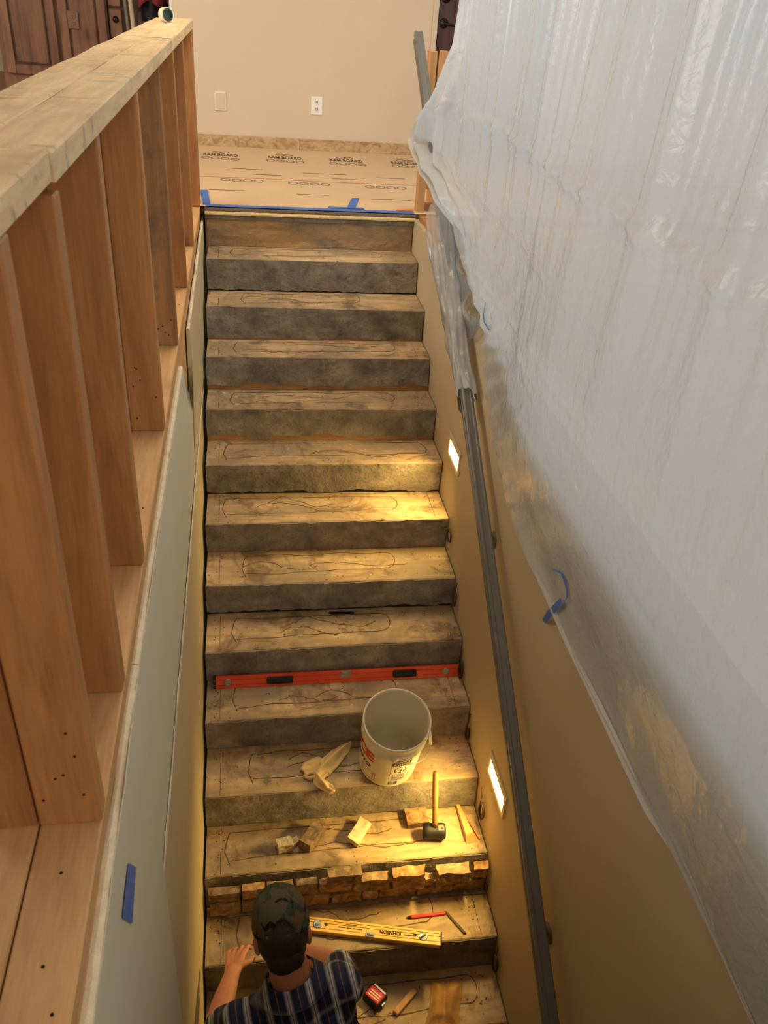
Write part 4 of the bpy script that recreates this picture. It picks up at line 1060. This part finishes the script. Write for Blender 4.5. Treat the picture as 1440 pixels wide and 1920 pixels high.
for x0, x1, v_ in ((.17, .20, -.002), (.205, .225, -.002), (.23, .27, -.002), (.20, .245, .012), (.44, .49, -.003)): bline(bm, (x0, v_), (x1, v_), .004, fy)
obj('fine_print', bm, M_glue, yl_)
obj('end_cap', box_bm(LY - .001, LY + .005, -.030, .030, .0, .0222, .002, M=MY), M_black, yl_)
# red carpenter's pencil and wood splinter
pc = thing('carpenter_pencil', (.89, -2.963, T(12)), 'flat red pencil lying behind the yellow level', 'pencil')
angp = math.atan2(.003, .168); MP = Matrix.Translation((.812, -2.966, T(12) + .0008)) @ Matrix.Rotation(angp, 4, 'Z')
obj('shaft', box_bm(.022, .172, -.007, .007, 0, .008, .0022, M=MP), M_red, pc)
bm = bmesh.new(); Mc = MP @ Matrix.Translation((.022, 0, .004)) @ rot_to((-1, 0, 0)); lathe([(.0062, 0), (.004, .012), (.0, .022)], 10, Mc, bm); obj('tip', bm, M_ink, pc)
sp_ = prism([(.980, -2.955), (.990, -2.957), (1.030, -3.022), (1.052, -3.060), (1.040, -3.058), (1.016, -3.018)], 'z', T(12) + .0006, T(12) + .007)
tag(obj('wood_splinter', sp_, M_glue, None, False, V((1.015, -3.0, T(12)))), 'dark wood splinter lying right of the red pencil', 'wood scrap')
# tape measure, stick and suede gloves on tread thirteen
tm = thing('tape_measure', (.66, -3.19, T(13)), 'red and black tape measure on the lowest visible step', 'tape measure')
MTm = Matrix.Translation((.662, -3.188, T(13) + .0008)) @ Matrix.Rotation(-.85, 4, 'Z') @ Matrix.Rotation(.0, 4, 'X')
obj('case', box_bm(-.040, .040, -.036, .036, 0, .036, .010, M=MTm, seg=3), M_black, tm, True)
obj('red_face', box_bm(-.034, .034, -.026, .022, .0362, .0395, .003, M=MTm), M_red, tm)
obj('silver_band', box_bm(-.030, .030, .024, .032, .0362, .0385, .001, M=MTm), M_whitep, tm)
bm = bmesh.new(); ft = lambda u, v: MTm @ V((u, v, .0402))
for v_ in (-.016, -.006, .004): bline(bm, (-.026, v_), (.026, v_ + .002), .004, ft)
obj('lettering', bm, M_white, tm)
obj('hook', box_bm(.040, .048, -.010, .010, .002, .022, .001, M=MTm), M_alu, tm)
bt = thing('belt_clip', (0, 0, 0), 'x', 'x'); bpy.data.objects.remove(bt)
stk = obj('wood_stick', box_bm(-.062, .062, -.0125, .0125, .0006, .018, .002, M=Matrix.Translation((.782, -3.216, T(13))) @ Matrix.Rotation(.70, 4, 'Z')), M_shim, None, False, V((.782, -3.216, T(13))))
tag(stk, 'short pale wooden stick beside the tape measure', 'wood scrap')
def bag(u, v):
    x0 = .915 - .075 * v; x1 = 1.028 - .045 * v; y = -3.145 - .175 * v - .02 * u
    x = x0 + (x1 - x0) * u + .006 * nz(u * 3, v * 3)
    e = min(u, 1 - u, v * 1.2, (1 - v) * 1.2); h = .022 * sst(0, .3, e)
    h += .004 * math.sin(u * 9 + v * 2) * sst(0, .2, e) - .009 * math.exp(-((u - .45 - .1 * v) / .08) ** 2) * sst(0, .2, e)
    y -= .030 * math.exp(-((u - .42) / .14) ** 2) * (1 - v) - .012 * math.sin(math.pi * u)
    return V((x + .010 * math.sin(v * 5 + 1) * (u - .4), y + .006 * nz(u * 5, v * 5, 3), T(13) + .004 + max(0, h)))
def slab_to(f, nu, nv, zf, th):
    P, F = grid(f, lin(0, 1, nu), lin(0, 1, nv)); n = len(P)
    P2 = [V((p.x, p.y, max(zf, p.z - th))) for p in P]; F2 = F + [tuple(i + n for i in q[::-1]) for q in F]
    b = list(range(nu)) + [j * nu + nu - 1 for j in range(1, nv)] + [(nv - 1) * nu + i for i in range(nu - 2, -1, -1)] + [j * nu for j in range(nv - 2, 0, -1)]
    for i in range(len(b)): p, q = b[i], b[(i + 1) % len(b)]; F2.append((q, p, p + n, q + n))
    return P + P2, F2
tag(obj('suede_pouch', slab_to(bag, 30, 34, T(13) + .001, .05), M_leather, None, True, V((.95, -3.23, T(13)))), 'brown suede pouch lying flat on the lowest visible step', 'pouch')

# ------------------------------------------------------------------ the kneeling man
pm = thing('person', (.34, -3.60, -15 * RISE), 'man in camouflage cap and blue plaid shirt kneeling at the steps with arms reaching', 'person')
def capsule(bm, p, q, r0, r1, seg=14, rings=5):
    p = V(p); q = V(q); d = (q - p).normalized(); M = Matrix.Translation(p) @ rot_to(d); L_ = (q - p).length
    prof = [(0, -r0)] + [(r0 * math.sin(a), -r0 * math.cos(a)) for a in lin(.25, math.pi / 2, rings)] + [(r1 * math.cos(a), L_ + r1 * math.sin(a)) for a in lin(0, math.pi / 2 - .25, rings)] + [(0, L_ + r1)]
    lathe(prof, seg, M, bm)
def ell(bm, c, ax, rad, seg=24):
    """ellipsoid; ax = 3 unit axes"""
    M = Matrix.Translation(c) @ Matrix(((ax[0].x, ax[1].x, ax[2].x, 0), (ax[0].y, ax[1].y, ax[2].y, 0), (ax[0].z, ax[1].z, ax[2].z, 0), (0, 0, 0, 1))) @ Matrix.Diagonal((rad[0], rad[1], rad[2], 1))
    own = bmesh.new(); bmesh.ops.create_uvsphere(own, u_segments=seg, v_segments=seg // 2, radius=1); own.transform(M); merge(bm, own)
def fuse(name, bm, m, parent, voxel, smooth=4):
    o = obj(name, bm, m, parent, True)
    md = o.modifiers.new('r', 'REMESH'); md.mode = 'VOXEL'; md.voxel_size = voxel; md.use_smooth_shade = True
    ms = o.modifiers.new('s', 'SMOOTH'); ms.factor = .5; ms.iterations = smooth
    dg = bpy.context.evaluated_depsgraph_get(); me = bpy.data.meshes.new_from_object(o.evaluated_get(dg))
    o.modifiers.clear(); old = o.data; o.data = me; bpy.data.meshes.remove(old)
    if not me.materials: me.materials.append(m)
    for p in me.polygons: p.use_smooth = True
    return o
hd = V((.275, -3.455, -1.315)); fw = V((-.05, .80, -.60)).normalized(); rt = fw.cross(V((0, 0, 1))).normalized(); up_ = rt.cross(fw).normalized()
rt = (rt + up_ * .06).normalized(); up_ = rt.cross(fw).normalized()
Hp = lambda a, b, c: hd + rt * a + fw * b + up_ * c
sR = V((.462, -3.545, -1.520)); sL = V((.148, -3.590, -1.575)); nb = V((.312, -3.560, -1.475))
eR = V((.475, -3.37, -1.715)); wR = V((.335, -3.205, -1.870))
eL = V((.055, -3.47, -1.835)); wL = V((.108, -3.240, -1.915))
body = bmesh.new()
ell(body, hd, (rt, fw, up_), (.074, .094, .112))
ell(body, Hp(0, .035, -.05), (rt, fw, up_), (.060, .066, .075))          # jaw and face
capsule(body, Hp(0, -.035, -.06), nb, .058, .066)
ell(body, Hp(0, .100, -.022), (rt, fw, up_), (.014, .020, .024), 12)       # nose
ell(body, Hp(0, .092, .012), (rt, fw, up_), (.050, .012, .010), 12)        # brow
ell(body, Hp(0, .090, -.062), (rt, fw, up_), (.026, .010, .007), 12)       # lips
for s in (-1, 1):
    ell(body, Hp(s * .078, -.004, -.030), (rt, fw, up_), (.012, .020, .032), 14)   # ears
capsule(body, sR, eR, .050, .040); capsule(body, eR, eR.lerp(wR, .35), .040, .041); capsule(body, eR.lerp(wR, .35), wR, .041, .027)
capsule(body, sL, eL, .050, .040); capsule(body, eL, eL.lerp(wL, .35), .040, .041); capsule(body, eL.lerp(wL, .35), wL, .041, .027)
capsule(body, sL, sR, .06, .06)
capsule(body, nb, V((.335, -3.66, -1.95)), .055, .08)
def hand(bm, w_, palm_dir, side, down, curl):
    """palm and five bent fingers: side points to the thumb, down is the palm normal"""
    d = V(palm_dir).normalized(); s = (V(side) - d * V(side).dot(d)).normalized(); n = V(down); n = (n - d * n.dot(d) - s * n.dot(s)).normalized()
    for t in (-.026, -.009, .009, .026):
        capsule(bm, w_ + s * t * .6, w_ + d * .085 + s * t * 1.1, .016, .0125, 10, 4)
    for i, (t, L_) in enumerate(((.030, .070), (.010, .078), (-.010, .072), (-.029, .058))):
        p = w_ + d * .090 + s * t * 1.15; a = d
        for j, f_ in enumerate((.46, .32, .24)):
            ang_ = curl * (j + .6); dr = (d * math.cos(ang_) + n * math.sin(ang_) + s * t * 1.2).normalized()
            q = p + dr * L_ * f_; capsule(bm, p, q, .0095 - .0007 * j, .0088 - .0007 * j, 10, 4); p = q
    p = w_ + d * .022 + s * .026; q = p + (d * .6 + s * .75 + n * .25).normalized() * .042; capsule(bm, p, q, .013, .0105, 10, 4)
    q2 = q + (d * .9 + s * .15 + n * .35).normalized() * .032; capsule(bm, q, q2, .0105, .0088, 10, 4)
hand(body, wL, (.12, .80, -.28), (1, -.1, .3), (.3, -.25, -1), .42)
hand(body, wR, (-.55, .62, -.50), (-.75, -.55, .2), (.1, -.2, -1), .45)
fuse('body', body, M_skin, pm, .0042, 3)
eyes = bmesh.new()
for s in (-1, 1): ell(eyes, Hp(s * .030, .084, -.006), (rt, fw, up_), (.012, .008, .008), 12)
obj('eyes', eyes, M_white, pm, True)
# hair below the cap at the back and sides
hairb = bmesh.new(); ell(hairb, Hp(0, -.012, -.004), (rt, fw, up_), (.079, .092, .104), 36)
ell(hairb, Hp(0, -.052, -.060), (rt, fw, up_), (.058, .045, .055), 24)
for v in hairb.verts:
    v.co += noise.noise_vector(v.co * 70) * .0035
for v in list(hairb.verts):
    q = v.co - hd
    if q.dot(fw) > .028: hairb.verts.remove(v)
obj('hair', hairb, M_hair, pm, True)
# cap: six panels, rear opening with strap, button and visor
def capf(a, t):
    r = .0875 * (math.cos(t) ** .72 if t < math.pi / 2 - 1e-4 else 0); ridge = 1 + .010 * math.cos(6 * a) 
    return Hp(r * math.sin(a) * ridge * .98, -r * math.cos(a) * ridge * 1.16 + .004, .008 + .118 * math.sin(t) ** .95 + .002 * nz(a * 3, t * 4))
bm = bmesh.new(); na, nt_ = 72, 22; VV = []
for j in range(nt_):
    t = j / (nt_ - 1) * math.pi / 2
    VV.append([bm.verts.new(capf(2 * math.pi * i / na, t)) for i in range(na)])
for j in range(nt_ - 1):
    for i in range(na):
        a = 2 * math.pi * (i + .5) / na; a = (a + math.pi) % (2 * math.pi) - math.pi; t = (j + .5) / (nt_ - 1) * math.pi / 2
        hgt_ = math.sin(t) * .118; wd2 = .034
        sx_ = .0875 * math.sin(a)
        if abs(a) < 1.2 and .0125 < hgt_ < .0125 + .040 * math.sqrt(max(0, 1 - (sx_ / wd2) ** 2)): continue
        bm.faces.new([VV[j][i], VV[j][(i + 1) % na], VV[j + 1][(i + 1) % na], VV[j + 1][i]])
for f in bm.faces: f.smooth = True
bmesh.ops.remove_doubles(bm, verts=bm.verts[:], dist=.0003)
cp = obj('cap', bm, M_camo, pm, True)
sd = cp.modifiers.new('t', 'SOLIDIFY'); sd.thickness = .003; sd.offset = 1
obj('cap_button', lathe([(0, .005), (.005, .004), (.008, 0)], 12, Matrix.Translation(Hp(0, .004, .126)) @ rot_to(up_)), M_camo, cp, True)
for k in range(6):
    a = math.pi / 6 + k * math.pi / 3
    if k in (0, 5): ts = lin(.55, math.pi / 2 - .03, 12)
    else: ts = lin(.02, math.pi / 2 - .03, 14)
    obj('cap_seam', tube([capf(a, t) + (capf(a, t) - hd).normalized() * .0028 for t in ts], .0011, 6), M_camo, cp, True)
obj('cap_strap', grid(lambda a, v: capf(a, .0 + .10 * v) + (capf(a, .05) - hd).normalized() * .0036, lin(-.5, .5, 16), [0, .5, 1]), M_camo, cp, True)
obj('cap_buckle', grid(lambda a, v: capf(a, .0 + .11 * v) + (capf(a, .05) - hd).normalized() * .005, lin(-.62, -.50, 5), [0, 1]), plain('tan_strap', srgb(122, 96, 58), .8), cp)
def vis(u, v):
    a = math.pi + (u - .5) * 1.9; r = 1 + .68 * v * math.sin(math.pi * u) ** .6
    return Hp(.0875 * math.sin(a) * .98 * (1 + .12 * v), -.0875 * math.cos(a) * 1.16 * r + .004, .012 - .022 * v * math.cos((u - .5) * 2.4) - .0 * v + .012 * v * 0)
vz = obj('cap_visor', grid(vis, lin(0, 1, 20), lin(0, 1, 8)), M_camo, cp, True); q_ = vz.modifiers.new('t', 'SOLIDIFY'); q_.thickness = .003
# shirt
sh_ = bmesh.new()
chest = V((.318, -3.625, -1.66)); waist = V((.345, -3.70, -1.98))
ax_s = (sR - sL).normalized()
capsule(sh_, sL + ax_s * .02, sR - ax_s * .02, .066, .068)
capsule(sh_, sL + ax_s * .035 + V((0, -.035, -.05)), sR - ax_s * .035 + V((0, -.035, -.05)), .078, .078)
for s in (-1, 1):
    o_ = ax_s * s
    capsule(sh_, chest + o_ * .085, waist + o_ * .075, .112, .098)
capsule(sh_, chest, waist, .125, .105)
capsule(sh_, nb + V((0, -.008, -.012)), chest, .082, .122)
capsule(sh_, nb + V((0, -.01, -.03)), sR, .075, .066); capsule(sh_, nb + V((0, -.01, -.03)), sL, .075, .066)
capsule(sh_, waist, waist + V((0, -.02, -.16)), .115, .13)
for s in (-1, 1): capsule(sh_, waist + ax_s * s * .07, waist + ax_s * s * .08 + V((0, -.02, -.16)), .10, .11)
capsule(sh_, sR, eR.lerp(sR, .12), .066, .056); capsule(sh_, sL, eL.lerp(sL, .30), .066, .060)
shirt = fuse('shirt', sh_, None or M_blkcl, pm, .0065, 5)
# creases
for v in shirt.data.vertices:
    n = v.normal; q = v.co
    v.co = q + n * (.004 * math.sin(q.x * 26 + q.z * 34 + 4 * nz(q.x * 6, q.y * 6, q.z * 6)) + .005 * nz(q.x * 12, q.y * 12, q.z * 12))
# turned collar around the neck
def collar(u, v):
    a = 2 * math.pi * u; c = nb + V((-.006, .012, .036)); d2 = (Hp(0, -.02, -.09) - nb).normalized()
    e1 = d2.cross(V((0, 1, 0))).normalized(); e2 = d2.cross(e1)
    r = .068 + .034 * v
    return c + e1 * math.cos(a) * r * 1.06 + e2 * math.sin(a) * r + d2 * (.030 - .052 * v)
sp = spine = (chest - nb).normalized()
# plaid axes: local x along the shoulders, local y down the back
bx = ax_s; by = (spine - bx * spine.dot(bx)).normalized(); bz = bx.cross(by)
Mrot = Matrix((bx, by, bz))
M_plaid = plaid_mat(tuple(Mrot.to_euler()))
shirt.data.materials.clear(); shirt.data.materials.append(M_plaid)
cl = obj('collar', grid(collar, lin(0, 1, 40), lin(0, 1, 6)), M_plaid, shirt, True); q_ = cl.modifiers.new('t', 'SOLIDIFY'); q_.thickness = .004
# trousers and boots, kneeling on the step below
tr2 = bmesh.new(); hip = waist + V((.0, -.01, -.17))
capsule(tr2, hip + ax_s * -.07, hip + ax_s * .07, .118, .118)
for s in (-1, 1):
    h_ = hip + ax_s * s * .085 + V((0, 0, -.03)); kn_ = V((h_.x + s * .03, -3.44, T(14) + .066)); an_ = V((h_.x + s * .02, -3.84, T(15) + .075))
    capsule(tr2, h_, kn_, .088, .062); capsule(tr2, kn_, kn_.lerp(an_, .45), .060, .058); capsule(tr2, kn_.lerp(an_, .45), an_, .058, .044)
fuse('trousers', tr2, M_jean, pm, .009, 4)
for s in (-1, 1):
    h_ = hip + ax_s * s * .085; an_ = V((h_.x + s * .02, -3.84, T(15) + .06))
    bt_ = bmesh.new(); capsule(bt_, an_ + V((0, .03, .02)), an_ + V((0, -.05, -.0)), .046, .042); capsule(bt_, an_ + V((0, -.05, .0)), an_ + V((0, -.075, -.018)), .042, .038); capsule(bt_, an_ + V((0, -.03, .01)), an_ + V((0, -.06, .12)), .04, .036)
    fuse('boot', bt_, M_boot, pm, .008, 3)

for stem_, g_ in (('tape_strip', 'blue tape strips'), ('loose_stone', 'loose stones on the step with the mallet'), ('wire_loop', 'wire loops along the right wall'),
                  ('step_light', 'step lights in the right wall'), ('ribbed_hose', 'hoses beside the small drawers'), ('electrical_outlet', 'outlets'), ('cabinet', 'dark alder cabinets'), ('spirit_level', 'spirit levels')):
    for o in COL.objects:
        if o.parent is None and o.name.split('.')[0] == stem_: o['group'] = g_
